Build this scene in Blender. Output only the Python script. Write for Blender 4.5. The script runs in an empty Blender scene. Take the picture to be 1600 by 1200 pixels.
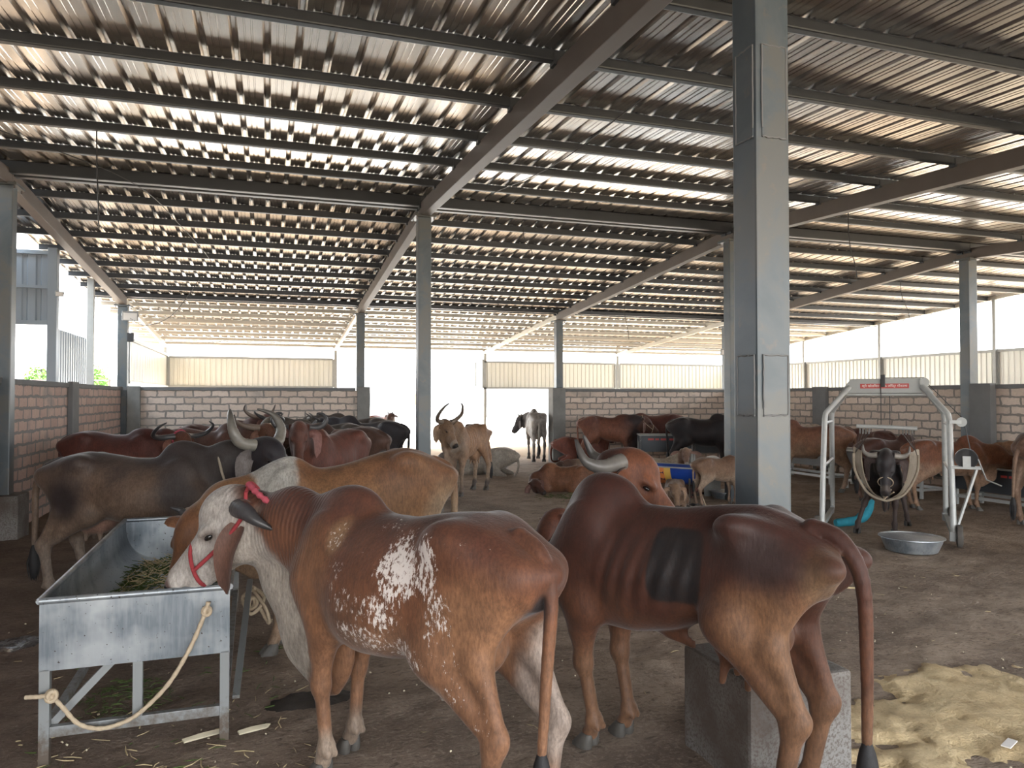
import bpy, bmesh, math, random
import numpy as np
from mathutils import Vector, Matrix
SC = bpy.context.scene
COL = SC.collection
R = math.radians
YAW = 18.2          # the shed's long axis lies this far left of the viewing direction
CY, SY = math.cos(R(YAW)), math.sin(R(YAW))
EYE = 1.7
# ---------------------------------------------------------------- camera
cam = bpy.data.cameras.new('camera'); cam.sensor_width = 36.0; cam.lens = 26.0; cam.clip_end = 400
co = bpy.data.objects.new('camera', cam); COL.objects.link(co)
co.location = (0, 0, EYE); co.rotation_euler = (R(90 + 1.09), 0, R(-YAW))
SC.camera = co
# ---------------------------------------------------------------- sky, sun, exposure
SC.view_settings.view_transform = 'Standard'; SC.view_settings.look = 'None'
SC.view_settings.gamma = 1.0; SC.view_settings.use_curve_mapping = False
SC.view_settings.exposure = 3.35
W = bpy.data.worlds.new('sky'); SC.world = W; W.use_nodes = True
_n = W.node_tree.nodes; _l = W.node_tree.links
_bg = _n['Background']; _bg.inputs['Strength'].default_value = 1.0
_tc = _n.new('ShaderNodeTexCoord'); _sx = _n.new('ShaderNodeSeparateXYZ'); _cr = _n.new('ShaderNodeValToRGB')
_l.new(_tc.outputs['Generated'], _sx.inputs[0]); _l.new(_sx.outputs['Z'], _cr.inputs[0])
_cr.color_ramp.elements[0].position = 0.0; _cr.color_ramp.elements[0].color = (1.0, 1.0, 1.0, 1)
_cr.color_ramp.elements[1].position = 0.7; _cr.color_ramp.elements[1].color = (0.72, 0.86, 1.0, 1)
_l.new(_cr.outputs[0], _bg.inputs['Color'])
sl = bpy.data.lights.new('sun', 'SUN'); sl.energy = 4.0; sl.angle = R(0.6); sl.color = (1.0, 0.95, 0.87)
so = bpy.data.objects.new('sun', sl); COL.objects.link(so)
so.rotation_euler = (R(-14), R(-14), 0); so.location = (0, 10, 30)
SC.cycles.max_bounces = 8; SC.cycles.diffuse_bounces = 5; SC.cycles.glossy_bounces = 4
SC.cycles.sample_clamp_indirect = 6
SC.cycles.use_denoising = True

# ---------------------------------------------------------------- helpers
def P(lat, dep, z=0.0):
    """metres to the right of / in front of the photographer -> shed coordinates"""
    return Vector((lat*CY + dep*SY, -lat*SY + dep*CY, z))
def link(o, parent=None):
    COL.objects.link(o)
    if parent is not None: o.parent = parent
    return o
def tag(o, label=None, cat=None, group=None, kind=None):
    if label: o['label'] = label
    if cat: o['category'] = cat
    if group: o['group'] = group
    if kind: o['kind'] = kind
    return o
def empty(name, loc=(0, 0, 0), rz=0.0, scale=1.0):
    o = bpy.data.objects.new(name, None); link(o)
    o.location = loc; o.rotation_euler = (0, 0, rz); o.scale = (scale,)*3
    o.empty_display_size = 0.1
    return o
def smooth(me, ang=None):
    me.polygons.foreach_set('use_smooth', [True]*len(me.polygons))
    if ang is not None:
        try: me.set_sharp_from_angle(angle=R(ang))
        except Exception: pass
class MB:
    def __init__(s): s.v = []; s.f = []
    def add(s, vs, fs):
        n = len(s.v); s.v += [tuple(p) for p in vs]; s.f += [tuple(i+n for i in f) for f in fs]; return s
    def box(s, a, b, rz=0, about=None):
        x0, y0, z0 = a; x1, y1, z1 = b
        vs = [(x0,y0,z0),(x1,y0,z0),(x1,y1,z0),(x0,y1,z0),(x0,y0,z1),(x1,y0,z1),(x1,y1,z1),(x0,y1,z1)]
        if rz:
            c = about or ((x0+x1)/2, (y0+y1)/2)
            cs, sn = math.cos(rz), math.sin(rz)
            vs = [(c[0]+(x-c[0])*cs-(y-c[1])*sn, c[1]+(x-c[0])*sn+(y-c[1])*cs, z) for x, y, z in vs]
        return s.add(vs, [(0,3,2,1),(4,5,6,7),(0,1,5,4),(1,2,6,5),(2,3,7,6),(3,0,4,7)])
    def bar(s, a, b, w, h=None, up=(0,0,1)):
        a = Vector(a); b = Vector(b); h = h or w; d = (b-a).normalized(); u = Vector(up)
        if abs(d.dot(u)) > .98: u = Vector((0,1,0)) if abs(d.y) < .9 else Vector((1,0,0))
        r = d.cross(u).normalized(); u = r.cross(d).normalized()
        vs = []
        for p in (a, b):
            for sx, sz in ((-1,-1),(1,-1),(1,1),(-1,1)): vs.append(p + r*(sx*w/2) + u*(sz*h/2))
        return s.add(vs, [(0,1,2,3),(7,6,5,4),(0,4,5,1),(1,5,6,2),(2,6,7,3),(3,7,4,0)])
    def tube(s, pts, rad, n=10, cap=True):
        pts = [Vector(p) for p in pts]; m = len(pts)
        if not hasattr(rad, '__len__'): rad = [rad]*m
        vs = []; T = []
        for i in range(m):
            T.append((pts[min(i+1, m-1)] - pts[max(i-1, 0)]).normalized())
        u = Vector((0,0,1)) if abs(T[0].z) < .9 else Vector((1,0,0))
        nrm = (u - T[0]*u.dot(T[0])).normalized()
        for i in range(m):
            nrm = (nrm - T[i]*nrm.dot(T[i])).normalized(); b = T[i].cross(nrm)
            for k in range(n):
                a = 2*math.pi*k/n
                vs.append(pts[i] + (nrm*math.cos(a) + b*math.sin(a))*rad[i])
        fs = [(i*n+k, i*n+(k+1)%n, (i+1)*n+(k+1)%n, (i+1)*n+k) for i in range(m-1) for k in range(n)]
        if cap: fs += [tuple(range(n-1, -1, -1)), tuple((m-1)*n+k for k in range(n))]
        return s.add(vs, fs)
    def lathe(s, prof, c=(0,0,0), n=32, axis='z'):
        vs = []; m = len(prof)
        for r, z in prof:
            for k in range(n):
                a = 2*math.pi*k/n; x, y = r*math.cos(a), r*math.sin(a)
                p = (x, y, z) if axis == 'z' else ((z, x, y) if axis == 'x' else (x, z, y))
                vs.append((c[0]+p[0], c[1]+p[1], c[2]+p[2]))
        fs = [(i*n+k, i*n+(k+1)%n, (i+1)*n+(k+1)%n, (i+1)*n+k) for i in range(m-1) for k in range(n)]
        if prof[0][0] > 1e-4: fs.append(tuple(range(n-1, -1, -1)))
        if prof[-1][0] > 1e-4: fs.append(tuple((m-1)*n+k for k in range(n)))
        return s.add(vs, fs)
    def build(s, name, m, parent=None, sm=None, bevel=0.0, loc=None):
        me = bpy.data.meshes.new(name); me.from_pydata(s.v, [], s.f); me.update()
        bm = bmesh.new(); bm.from_mesh(me); bmesh.ops.recalc_face_normals(bm, faces=bm.faces)
        if bevel:
            bmesh.ops.bevel(bm, geom=[e for e in bm.edges if len(e.link_faces) == 2 and e.calc_face_angle(0) > .6], offset=bevel, segments=2, affect='EDGES', profile=.6)
        bm.to_mesh(me); bm.free()
        if sm is not None: smooth(me, sm)
        o = bpy.data.objects.new(name, me); link(o, parent)
        if m: me.materials.append(m)
        if loc is not None: o.location = loc
        return o
def spline(pts, n=8):
    pts = [Vector(p) for p in pts]; out = []
    for i in range(len(pts)-1):
        p0 = pts[max(i-1,0)]; p1 = pts[i]; p2 = pts[i+1]; p3 = pts[min(i+2,len(pts)-1)]
        for k in range(n):
            t = k/n
            out.append(.5*((2*p1)+(p2-p0)*t+(2*p0-5*p1+4*p2-p3)*t*t+(3*p1-p0-3*p2+p3)*t**3))
    out.append(pts[-1]); return out

# ---------------------------------------------------------------- materials
class NT:
    def __init__(s, name):
        s.m = bpy.data.materials.new(name); s.m.use_nodes = True; s.t = s.m.node_tree
        s.b = s.t.nodes['Principled BSDF']
    def n(s, typ, **kw):
        x = s.t.nodes.new('ShaderNode'+typ)
        for k, v in kw.items():
            if k in x.inputs: x.inputs[k].default_value = v
            else: setattr(x, k, v)
        return x
    def l(s, a, b): s.t.links.new(a, b)
    def setp(s, **kw):
        for k, v in kw.items(): s.b.inputs[k.replace('_', ' ')].default_value = v
    def coord(s, scale=(1,1,1), kind='Object'):
        tc = s.n('TexCoord'); mp = s.n('Mapping'); mp.inputs['Scale'].default_value = scale
        s.l(tc.outputs[kind], mp.inputs[0]); return mp.outputs[0]
    def noise(s, vec, scale, detail=4, rough=.55, dist=0):
        x = s.n('TexNoise'); x.inputs['Scale'].default_value = scale; x.inputs['Detail'].default_value = detail
        x.inputs['Roughness'].default_value = rough; x.inputs['Distortion'].default_value = dist
        s.l(vec, x.inputs['Vector']); return x.outputs[0]
    def ramp(s, f, stops):
        x = s.n('ValToRGB'); e = x.color_ramp.elements
        while len(e) < len(stops): e.new(.5)
        for i, (p, c) in enumerate(stops):
            e[i].position = p; e[i].color = c if len(c) == 4 else (*c, 1)
        s.l(f, x.inputs[0]); return x.outputs[0]
    def mix(s, f, a, b, mode='MIX'):
        x = s.n('Mix', data_type='RGBA', blend_type=mode)
        for v, i in ((f, 0), (a, 6), (b, 7)):
            if hasattr(v, 'links') or hasattr(v, 'is_linked'): s.l(v, x.inputs[i])
            elif i == 0: x.inputs[0].default_value = v
            else: x.inputs[i].default_value = v if len(v) == 4 else (*v, 1)
        return x.outputs[2]
    def math(s, op, a, b=0.0, c=0.0):
        x = s.n('Math', operation=op)
        for i, v in enumerate((a, b, c)):
            if hasattr(v, 'is_linked'): s.l(v, x.inputs[i])
            else: x.inputs[i].default_value = v
        return x.outputs[0]
    def bump(s, h, st=.3, d=.02):
        x = s.n('Bump'); x.inputs['Strength'].default_value = st; x.inputs['Distance'].default_value = d
        s.l(h, x.inputs['Height']); s.l(x.outputs[0], s.b.inputs['Normal']); return x
    def col(s, c): s.l(c, s.b.inputs['Base Color'])
def simple(name, c, rough=.6, metal=0.0, var=.12, scale=6.0, bump=0.0):
    t = NT(name); v = t.coord()
    f = t.noise(v, scale, 5)
    t.col(t.mix(f, tuple(x*(1-var) for x in c), tuple(min(1, x*(1+var)) for x in c)))
    t.setp(Roughness=rough, Metallic=metal)
    if bump: t.bump(t.noise(v, scale*6, 4), .4, bump)
    return t.m
M = {}
def _ground(name, base, dark, light, straw=.5, sc=1.0):
    t = NT(name); v = t.coord()
    big = t.noise(v, .55*sc, 4, .6, .4); mid = t.noise(v, 3.2, 6, .65); fine = t.noise(v, 38, 5, .7)
    c = t.ramp(big, [(.3, dark), (.52, base), (.75, light)])
    c = t.mix(t.ramp(mid, [(.35, (0,0,0)), (.7, (1,1,1))]), c, tuple(x*1.35 for x in base), 'MIX') if 0 else c
    c = t.mix(t.math('MULTIPLY', t.ramp(mid, [(.38, (1,1,1)), (.55, (0,0,0))]), .55), c, dark)
    c = t.mix(t.math('MULTIPLY', t.ramp(fine, [(.50, (0,0,0)), (.68, (1,1,1))]), .55), c, light)
    cr2 = t.noise(t.coord((1, 2.6, 1)), 15, 5, .75, .8); c = t.mix(t.math('MULTIPLY', t.ramp(cr2, [(.34, (1,1,1)), (.47, (0,0,0))]), .75), c, tuple(x*.55 for x in dark))
    sx0 = t.n('SeparateXYZ'); t.l(v, sx0.inputs[0]); darker = t.ramp(t.math('ADD', t.math('MULTIPLY', sx0.outputs['X'], -.16), t.math('MULTIPLY', big, .5)), [(.10, (0,0,0)), (.50, (1,1,1))])
    c = t.mix(t.math('MULTIPLY', darker, .55), c, (.085, .055, .042))  # floor colour mixed darker towards the left side
    # scattered chaff
    vo = t.n('TexVoronoi'); vo.inputs['Scale'].default_value = 26; t.l(t.coord((1, 2.2, 1)), vo.inputs['Vector'])
    ch = t.math('MULTIPLY', t.math('LESS_THAN', vo.outputs['Distance'], .10), t.math('GREATER_THAN', t.noise(v, 1.7, 3), .5))
    c = t.mix(t.math('MULTIPLY', ch, straw), c, (.42, .36, .25))
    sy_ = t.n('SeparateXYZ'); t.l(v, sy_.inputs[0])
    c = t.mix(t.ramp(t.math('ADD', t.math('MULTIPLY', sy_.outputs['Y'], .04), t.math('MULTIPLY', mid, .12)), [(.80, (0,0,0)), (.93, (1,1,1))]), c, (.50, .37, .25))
    t.col(c); t.setp(Roughness=.92); t.b.inputs['Specular IOR Level'].default_value = .25
    h = t.math('ADD', t.math('MULTIPLY', mid, 1.0), t.math('ADD', t.math('MULTIPLY', fine, .45), t.math('MULTIPLY', cr2, .5)))
    t.bump(h, .9, .06)
    return t.m
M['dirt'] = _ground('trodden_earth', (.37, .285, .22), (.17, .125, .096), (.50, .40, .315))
M['sand_out'] = _ground('pale_sand', (.52, .40, .27), (.42, .31, .20), (.62, .50, .36), .2)
def _sheet():
    t = NT('galvanised_roof_sheet'); v = t.coord((1, .12, 1)); v2 = t.coord()
    f = t.noise(v, 9, 5); g = t.noise(v2, .35, 2)
    c = t.ramp(f, [(.3, (.36, .36, .365)), (.7, (.52, .52, .52))])
    c = t.mix(t.ramp(g, [(.4, (0,0,0)), (.65, (1,1,1))]), c, (.54, .48, .41))
    t.col(c); t.setp(Metallic=.92, Roughness=.27)
    t.bump(t.noise(v, 30, 3), .15, .004)
    return t.m
M['sheet'] = _sheet()
M['purlin'] = simple('dark_grey_painted_steel', (.036, .042, .050), .45, .2, .2, 3)
M['purlin_pale'] = simple('pale_galvanised_steel', (.45, .43, .38), .5, .3, .1, 3)
M['rafter'] = simple('primed_brown_steel', (.105, .084, .070), .55, .1, .25, 2.5)
M['steel_white'] = simple('white_painted_steel', (.40, .41, .40), .42, .1, .2, 14)
def _bluecol():
    t = NT('blue_grey_painted_steel'); v = t.coord()
    f = t.noise(v, 1.4, 5, .6, .6); g = t.noise(v, 14, 5)
    c = t.ramp(f, [(.42, (.066, .084, .095)), (.5, (.084, .100, .110)), (.56, (.100, .104, .100))])
    c = t.mix(t.math('MULTIPLY', t.ramp(g, [(.62, (0,0,0)), (.7, (1,1,1))]), .3), c, (.16, .12, .09))
    t.col(c); t.setp(Roughness=.42, Metallic=.1); t.bump(g, .15, .004)
    return t.m
M['column'] = _bluecol()
M['conc'] = simple('grey_concrete', (.19, .19, .18), .85, 0, .35, 5, .004)
M['conc_dark'] = simple('damp_cement_render', (.15, .152, .152), .85, 0, .3, 3, .004)
def _plinth():
    t = NT('speckled_concrete'); v = t.coord()
    f = t.noise(v, 2.2, 4); g = t.noise(v, 75, 5, .75)
    c = t.ramp(f, [(.38, (.095, .078, .066)), (.6, (.20, .192, .18))])
    c = t.mix(t.math('MULTIPLY', t.ramp(g, [(.47, (0,0,0)), (.58, (1,1,1))]), .8), c, (.085, .062, .05))
    t.col(c); t.setp(Roughness=.8); t.bump(g, .2, .004); return t.m
M['plinth'] = _plinth()
def _brick(name, c1, c2, mort):
    t = NT(name); tc = t.n('TexCoord'); sp = t.n('SeparateXYZ'); t.l(tc.outputs['Object'], sp.inputs[0])
    cb = t.n('CombineXYZ'); t.l(t.math('ADD', sp.outputs['X'], sp.outputs['Y']), cb.inputs[0]); t.l(sp.outputs['Z'], cb.inputs[1])
    nz = t.n('TexNoise'); nz.inputs['Scale'].default_value = 7; nz.inputs['Detail'].default_value = 5; t.l(tc.outputs['Object'], nz.inputs['Vector'])
    vm = t.n('VectorMath', operation='SCALE'); t.l(nz.outputs['Color'], vm.inputs[0]); vm.inputs['Scale'].default_value = .075
    va = t.n('VectorMath', operation='ADD'); t.l(cb.outputs[0], va.inputs[0]); t.l(vm.outputs[0], va.inputs[1])
    b = t.n('TexBrick'); b.offset = .5; t.l(va.outputs[0], b.inputs['Vector'])
    for k, x in (('Scale', 1.0), ('Mortar Size', .020), ('Mortar Smooth', .1), ('Bias', -.1), ('Brick Width', .38), ('Row Height', .160)): b.inputs[k].default_value = x
    b.inputs['Color1'].default_value = (*c1, 1); b.inputs['Color2'].default_value = (*c2, 1); b.inputs['Mortar'].default_value = (*mort, 1)
    n2 = t.noise(tc.outputs['Object'], 22, 5, .7); n3 = t.noise(tc.outputs['Object'], 1.3, 3)
    c = t.mix(t.math('MULTIPLY', n2, .55), b.outputs['Color'], tuple(x*.72 for x in mort))
    c = t.mix(t.math('MULTIPLY', t.ramp(n3, [(.58, (0,0,0)), (.68, (1,1,1))]), .55), c, tuple(x*1.05 for x in mort))
    t.col(c); t.setp(Roughness=.9); 
    h = t.math('SUBTRACT', t.math('MULTIPLY', n2, .3), b.outputs['Fac']); t.bump(h, .7, .03)
    return t.m
M['brick_pale'] = _brick('pale_stone_blockwork', (.80, .66, .56), (.60, .47, .38), (.27, .245, .22))
M['brick_left'] = _brick('pink_stone_blockwork', (.62, .43, .36), (.50, .33, .27), (.22, .215, .21))
def _panel(name, c):
    t = NT(name); v = t.coord((1,1,.15)); f = t.noise(v, 5, 4)
    t.col(t.mix(f, tuple(x*.88 for x in c), c)); t.setp(Roughness=.4, Metallic=.25); return t.m
M['panel_cream'] = _panel('cream_coated_sheet', (.66, .66, .60))
M['panel_blue'] = _panel('blue_grey_coated_sheet', (.25, .29, .33))
M['galv'] = simple('galvanised_angle', (.30, .31, .30), .5, .4, .15, 8)
def _tub():
    t = NT('galvanised_tub_steel'); v = t.coord(); v2 = t.coord((6, 6, .7))
    f = t.noise(v, 2.6, 4); g = t.noise(v2, 9, 5); s = t.noise(v, 55, 3, .6)
    c = t.ramp(f, [(.40, (.15, .175, .20)), (.58, (.36, .385, .40))])
    c = t.mix(t.math('MULTIPLY', t.ramp(g, [(.40, (0,0,0)), (.75, (1,1,1))]), .32), c, (.42, .44, .45))
    c = t.mix(t.ramp(s, [(.655, (0,0,0)), (.68, (1,1,1))]), c, (.06, .05, .045))
    t.col(c); t.setp(Metallic=.55, Roughness=.38); t.bump(f, .2, .01); return t.m
M['tub'] = _tub()
def _mudsteel():
    t = NT('muddy_steel_frame'); v = t.coord(); tc = t.n('TexCoord'); sp = t.n('SeparateXYZ'); t.l(tc.outputs['Object'], sp.inputs[0])
    g = t.noise(v, 16, 5, .7)
    k = t.math('SUBTRACT', 1.15, t.math('ADD', t.math('MULTIPLY', sp.outputs['Z'], 1.9), t.math('MULTIPLY', g, .9)))
    c = t.mix(t.ramp(k, [(.35, (0,0,0)), (.6, (1,1,1))]), (.23, .24, .24), (.11, .085, .065))
    t.col(c); t.setp(Metallic=.3, Roughness=.55); return t.m
M['frame'] = _mudsteel()
M['rope'] = simple('hemp_rope', (.46, .37, .26), .9, 0, .3, 60, .003)
M['rope_red'] = simple('red_cotton_webbing', (.26, .028, .034), .85, 0, .3, 50, .002)
M['rope_pink'] = simple('pink_braided_cord', (.36, .06, .085), .85, 0, .3, 60, .002)
M['rope_dark'] = simple('dark_rope', (.06, .05, .045), .9, 0, .3, 50)
M['wire'] = simple('black_cable', (.015, .015, .016), .5)
M['rubber'] = simple('worn_rubber', (.085, .075, .066), .85, 0, .3, 12)
M['lamp_grey'] = simple('grey_cast_housing', (.33, .34, .34), .5, .3)
M['blue'] = simple('blue_plastic', (.012, .045, .24), .35, 0, .3, 6)
M['orange'] = simple('orange_print', (.62, .20, .055), .5)
M['yellow'] = simple('yellow_print', (.55, .33, .07), .5)
M['navy'] = simple('navy_print', (.02, .02, .07), .5)
M['red'] = simple('red_enamel', (.42, .05, .045), .5)
M['white'] = simple('white_enamel', (.75, .73, .70), .5)
M['sling'] = simple('dirty_canvas_webbing', (.30, .25, .19), .9, 0, .4, 12, .006)
M['turq'] = simple('turquoise_bandage', (.015, .20, .27), .8, 0, .4, 14, .004)
M['chain'] = simple('chain_steel', (.30, .30, .30), .4, .8)
M['eye'] = simple('dark_eye', (.012, .010, .009), .08, 0, .1)
M['tuft'] = simple('black_tail_hair', (.014, .013, .014), .7, 0, .4, 40, .004)
M['udder'] = simple('pink_udder_skin', (.45, .25, .20), .6, 0, .2, 8)
# ================================================================ shed structure
GX = [-3.1, 2.13, 7.36, 12.6]            # column lines across the shed
Y0, Y1, Y2, Y3 = 2.87, 10.6, 18.4, 25.5   # near columns, ridge, back wall, eave
YN = -4.85
def roof_z(y):                            # top of the purlins
    if y <= Y1: return 4.62 + .050*(y - Y1)
    if y <= Y2: return 4.62 - .073*(y - Y1)
    return 4.62 - .073*(Y2 - Y1) - .079*(y - Y2)
# ---- ground
def noise2(x, y, s, seed=0):
    rs = np.random.RandomState(seed); G = rs.rand(64, 64)
    x = x*s; y = y*s; xi = np.floor(x).astype(int); yi = np.floor(y).astype(int)
    fx = x-xi; fy = y-yi; fx = fx*fx*(3-2*fx); fy = fy*fy*(3-2*fy)
    g = lambda a, b: G[a % 64, b % 64]
    return (g(xi, yi)*(1-fx)+g(xi+1, yi)*fx)*(1-fy)+(g(xi, yi+1)*(1-fx)+g(xi+1, yi+1)*fx)*fy
def gz(x, y):
    x = np.asarray(x, float); y = np.asarray(y, float)
    return -.012 + .020*(noise2(x, y, 1.1, 1)-.5) + .022*(noise2(x, y, 3.3, 2)-.5) + .013*(noise2(x, y, 9, 3)-.5) + .008*(noise2(x, y, 21, 4)-.5)
def grid_mesh(name, xs, ys, zf, m):
    X, Y = np.meshgrid(xs, ys, indexing='ij'); Z = zf(X, Y)
    v = np.stack([X, Y, Z], -1).reshape(-1, 3); nx, ny = len(xs), len(ys)
    i = np.arange(nx*ny).reshape(nx, ny)
    f = np.stack([i[:-1, :-1], i[1:, :-1], i[1:, 1:], i[:-1, 1:]], -1).reshape(-1, 4)
    me = bpy.data.meshes.new(name); me.from_pydata(v.tolist(), [], f.tolist()); me.update(); smooth(me)
    o = bpy.data.objects.new(name, me); link(o); me.materials.append(m); return o
xs = np.concatenate([np.arange(-6, 9, .04), np.arange(9, 18.6, .15)])
ys = np.concatenate([np.arange(-5, .9, .25), np.arange(.9, 9, .04), np.arange(9, 25.8, .12)])
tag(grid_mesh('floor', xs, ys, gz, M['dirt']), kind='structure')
o = MB().box((-70, 25.5, -.6), (90, 120, -.02)).box((-70, -60, -.6), (90, -4.9, -.02)).box((-70, -5, -.6), (-5.8, 26, -.02)).box((18.4, -5, -.6), (90, 26, -.02)).build('yard_ground', M['sand_out'])
tag(o, kind='structure')
# ---- roof sheeting: trapezoid ribs running down the slope
def sheet_profile(x0, x1):
    pts = []; x = x0
    while x < x1:
        pts += [(x, 0), (x+.028, .0), (x+.046, .032), (x+.072, .032), (x+.090, 0), (x+.128, 0), (x+.132, .005), (x+.140, .005), (x+.144, 0), (x+.178, 0), (x+.182, .005), (x+.190, .005), (x+.194, 0)]
        x += .232
    return pts
def roof_strip(mb, x0, x1, ya, yb, lift):
    pr = sheet_profile(x0, x1); n = len(pr)
    for a, b in ((ya, yb),):
        za, zb = roof_z(a)+lift, roof_z(b)+lift
        vs = [(x, a, za+h) for x, h in pr] + [(x, b, zb+h) for x, h in pr]
        mb.add(vs, [(i, i+1, n+i+1, n+i) for i in range(n-1)])
mb = MB()
roof_strip(mb, -6.9, -3.8, YN, 13.6, .006)
for a, b in ((YN, 2.9), (2.85, Y1)): roof_strip(mb, -3.8, 18.2, a, b, .006)
for a, b in ((Y1-.02, Y2+.02), (Y2, Y3+.1)): roof_strip(mb, -3.8, 18.2, a, b, .006)
roof = mb.build('ceiling', M['sheet']); tag(roof, kind='structure')
ORD = ['first', 'second', 'third', 'fourth', 'fifth', 'sixth', 'seventh', 'eighth', 'ninth', 'tenth', 'eleventh', 'twelfth', 'thirteenth', 'fourteenth', 'fifteenth', 'sixteenth']
def purlin(y, w, h, m, label, group, x0=-3.75, x1=18.15, brackets=True):
    z = roof_z(y) - h/2
    o = MB().bar((x0, y, z), (x1, y, z), w, h).build('roof_purlin', m, bevel=.012)
    tag(o, label, 'purlin', group)
    if brackets:
        for gx in GX:
            if x0 < gx < x1: MB().box((gx-.09, y-w/2-.006, z-h/2-.03), (gx-.03, y+w/2+.006, z+h/2-.02)).build('cleat', m, o)
NP = 8
for k in range(1, 15):
    y = Y1 - .02 - k*1.07
    purlin(y, .075, .085, M['purlin'], 'grey tubular roof purlin, %s on the camera side of the ridge beam' % ORD[k-1], 'roof purlins on the near slope', x0=-6.8)
purlin(Y1-.07, .11, .15, M['purlin'], 'dark paired ridge beam, nearer one, over the row of tall columns', 'ridge beams')
purlin(Y1+.10, .11, .15, M['purlin'], 'dark paired ridge beam, farther one, over the row of tall columns', 'ridge beams')
for k in range(1, 8):
    y = Y1 + k*(Y2-Y1)/NP
    purlin(y, .075, .095, M['purlin'], 'dark grey purlin, %s beyond the ridge beams' % ORD[k-1], 'dark purlins on the far slope', x0=-6.8 if y < 13.6 else -3.75)
purlin(Y2-.08, .08, .1, M['purlin'], 'dark purlin over the back wall, nearer of two', 'dark purlins on the far slope')
purlin(Y2+.10, .08, .1, M['purlin'], 'dark purlin over the back wall, farther of two', 'dark purlins on the far slope')
for k in range(1, 8):
    y = Y2 + k*(Y3-Y2)/7
    purlin(y, .06, .09, M['purlin_pale'], 'pale galvanised purlin, %s beyond the back wall towards the eave' % ORD[k-1], 'pale purlins of the lean-to')
# ---- rafters on the column lines
BAY = ['leftmost', 'second from the left', 'third from the left', 'rightmost']
def rafter(x, ya, yb, w, h, m, label, drop=.09):
    a = (x, ya, roof_z(ya)-drop-h/2); b = (x, yb, roof_z(yb)-drop-h/2)
    o = MB().bar(a, b, w, h).build('roof_rafter', m, bevel=.006)
    tag(o, label, 'rafter', 'main roof rafters')
    return o
for i, gx in enumerate(GX):
    if i > 0: rafter(gx, YN+.1, Y1, .13, .20, M['rafter'], 'brown steel box rafter on the near slope, %s column line' % BAY[i])
    else: rafter(gx, YN+.1, Y1, .13, .20, M['rafter'], 'brown steel box rafter on the near slope, above the left wall line')
    rafter(gx, Y1, Y2, .13, .20, M['rafter'], 'brown steel box rafter running from ridge to back wall, %s' % BAY[i])
    rafter(gx, Y2, Y3, .07, .12, M['purlin_pale'], 'pale thin rafter of the rear lean-to, %s' % BAY[i])
rafter(17.9, YN+.1, Y1, .06, .10, M['purlin_pale'], 'pale edge rail of the right roof, near the camera', 0.0)
rafter(17.9, Y1, Y2, .06, .10, M['purlin_pale'], 'pale edge rail of the right roof between ridge and back wall', 0.0)
rafter(17.9, Y2, Y3, .06, .10, M['purlin_pale'], 'pale edge rail of the right roof over the far corner', 0.0)
# ---- columns
WH = 1.88
def column(x, y, s, label, plinth=None, group='roof columns', pads=True, base=0.0, lampside=None):
    t = empty('steel_column', (x, y, 0)); tag(t, label, 'column', group)
    top = roof_z(y) - .29
    if y > 18: y -= 0
    MB().box((-s/2, -s/2, base-.02), (s/2, s/2, top)).build('shaft', M['column'], t, bevel=.012)
    cp = MB().box((-s/2-.06, -s/2-.08, top-.02), (s/2+.06, s/2+.08, top+.012))
    cp.build('cap_plate', M['column'], t)
    for dx in (-1, 1):
        for dy in (-1, 1): MB().tube([(dx*(s/2+.03), dy*(s/2+.045), top-.06), (dx*(s/2+.03), dy*(s/2+.045), top+.03)], .009, 6).build('bolt', M['rafter'], t)
    if plinth:
        w, h = plinth
        MB().box((-w/2, -w/2, -.1), (w/2, w/2, h)).build('plinth', M['plinth'], t, bevel=.02)
    return t
c0 = column(2.235, 2.98, .185, 'large blue-grey steel column in the foreground on a speckled concrete plinth', (.54, .475))
for z0, z1 in ((1.62, 1.90), (2.92, 3.35)):
    MB().box((-.062, -.0975, z0), (.072, -.09, z1)).build('welded_patch', M['column'], c0, bevel=.003); MB().box((-.0975, -.075, z0), (-.09, .055, z1)).build('welded_patch', M['column'], c0, bevel=.003)
rn = random.Random(4)
for z0, z1 in ((1.62, 1.90), (2.92, 3.35)):
    for (u0, u1, face) in ((-.062, .072, 0), (-.075, .055, 1)):
        pts = [(u0, z0), (u1, z0), (u1, z1), (u0, z1), (u0, z0)]
        path = []
        for (a, b), (c, d) in zip(pts[:-1], pts[1:]):
            for k in range(10):
                q = k/10; u = a+(c-a)*q+rn.uniform(-.002, .002); z = b+(d-b)*q+rn.uniform(-.003, .003)
                path.append((u, -.0975, z) if face == 0 else (-.0975, u, z))
        MB().tube(path, .0045, 5).build('weld_bead', M['conc_dark'], c0, sm=60)
column(GX[0], Y1, .19, 'blue-grey column at the left edge on a rounded concrete footing', (.46, .52))
column(GX[1], Y1, .19, 'dark blue-grey column left of centre, standing behind the tan and white cow', (.50, .52))
column(GX[2], Y1, .19, 'pale grey column just left behind the large foreground column')
column(GX[3], Y1, .21, 'blue-grey column set in the right brick wall')
column(GX[0], Y2, .20, 'grey column at the left rear corner carrying a floodlight')
column(GX[1], Y2, .19, 'slim column on the concrete pier left of the gateway', base=WH+.11)
column(GX[2], Y2, .19, 'slim column on the concrete pier right of the gateway', base=WH+.11)
column(GX[3], Y2, .20, 'column at the far right rear corner carrying a floodlight')
for i, gx in enumerate(GX[1:], 1): column(gx, Y0-7.75, .19, 'blue-grey column behind the photographer, %s' % BAY[i])
def post(x, y, s, ztop, label, z0=-.1, group='thin eave posts'):
    o = MB().box((x-s/2, y-s/2, z0), (x+s/2, y+s/2, ztop)).build('eave_post', M['galv'], bevel=.006)
    return tag(o, label, 'post', group)
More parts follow.
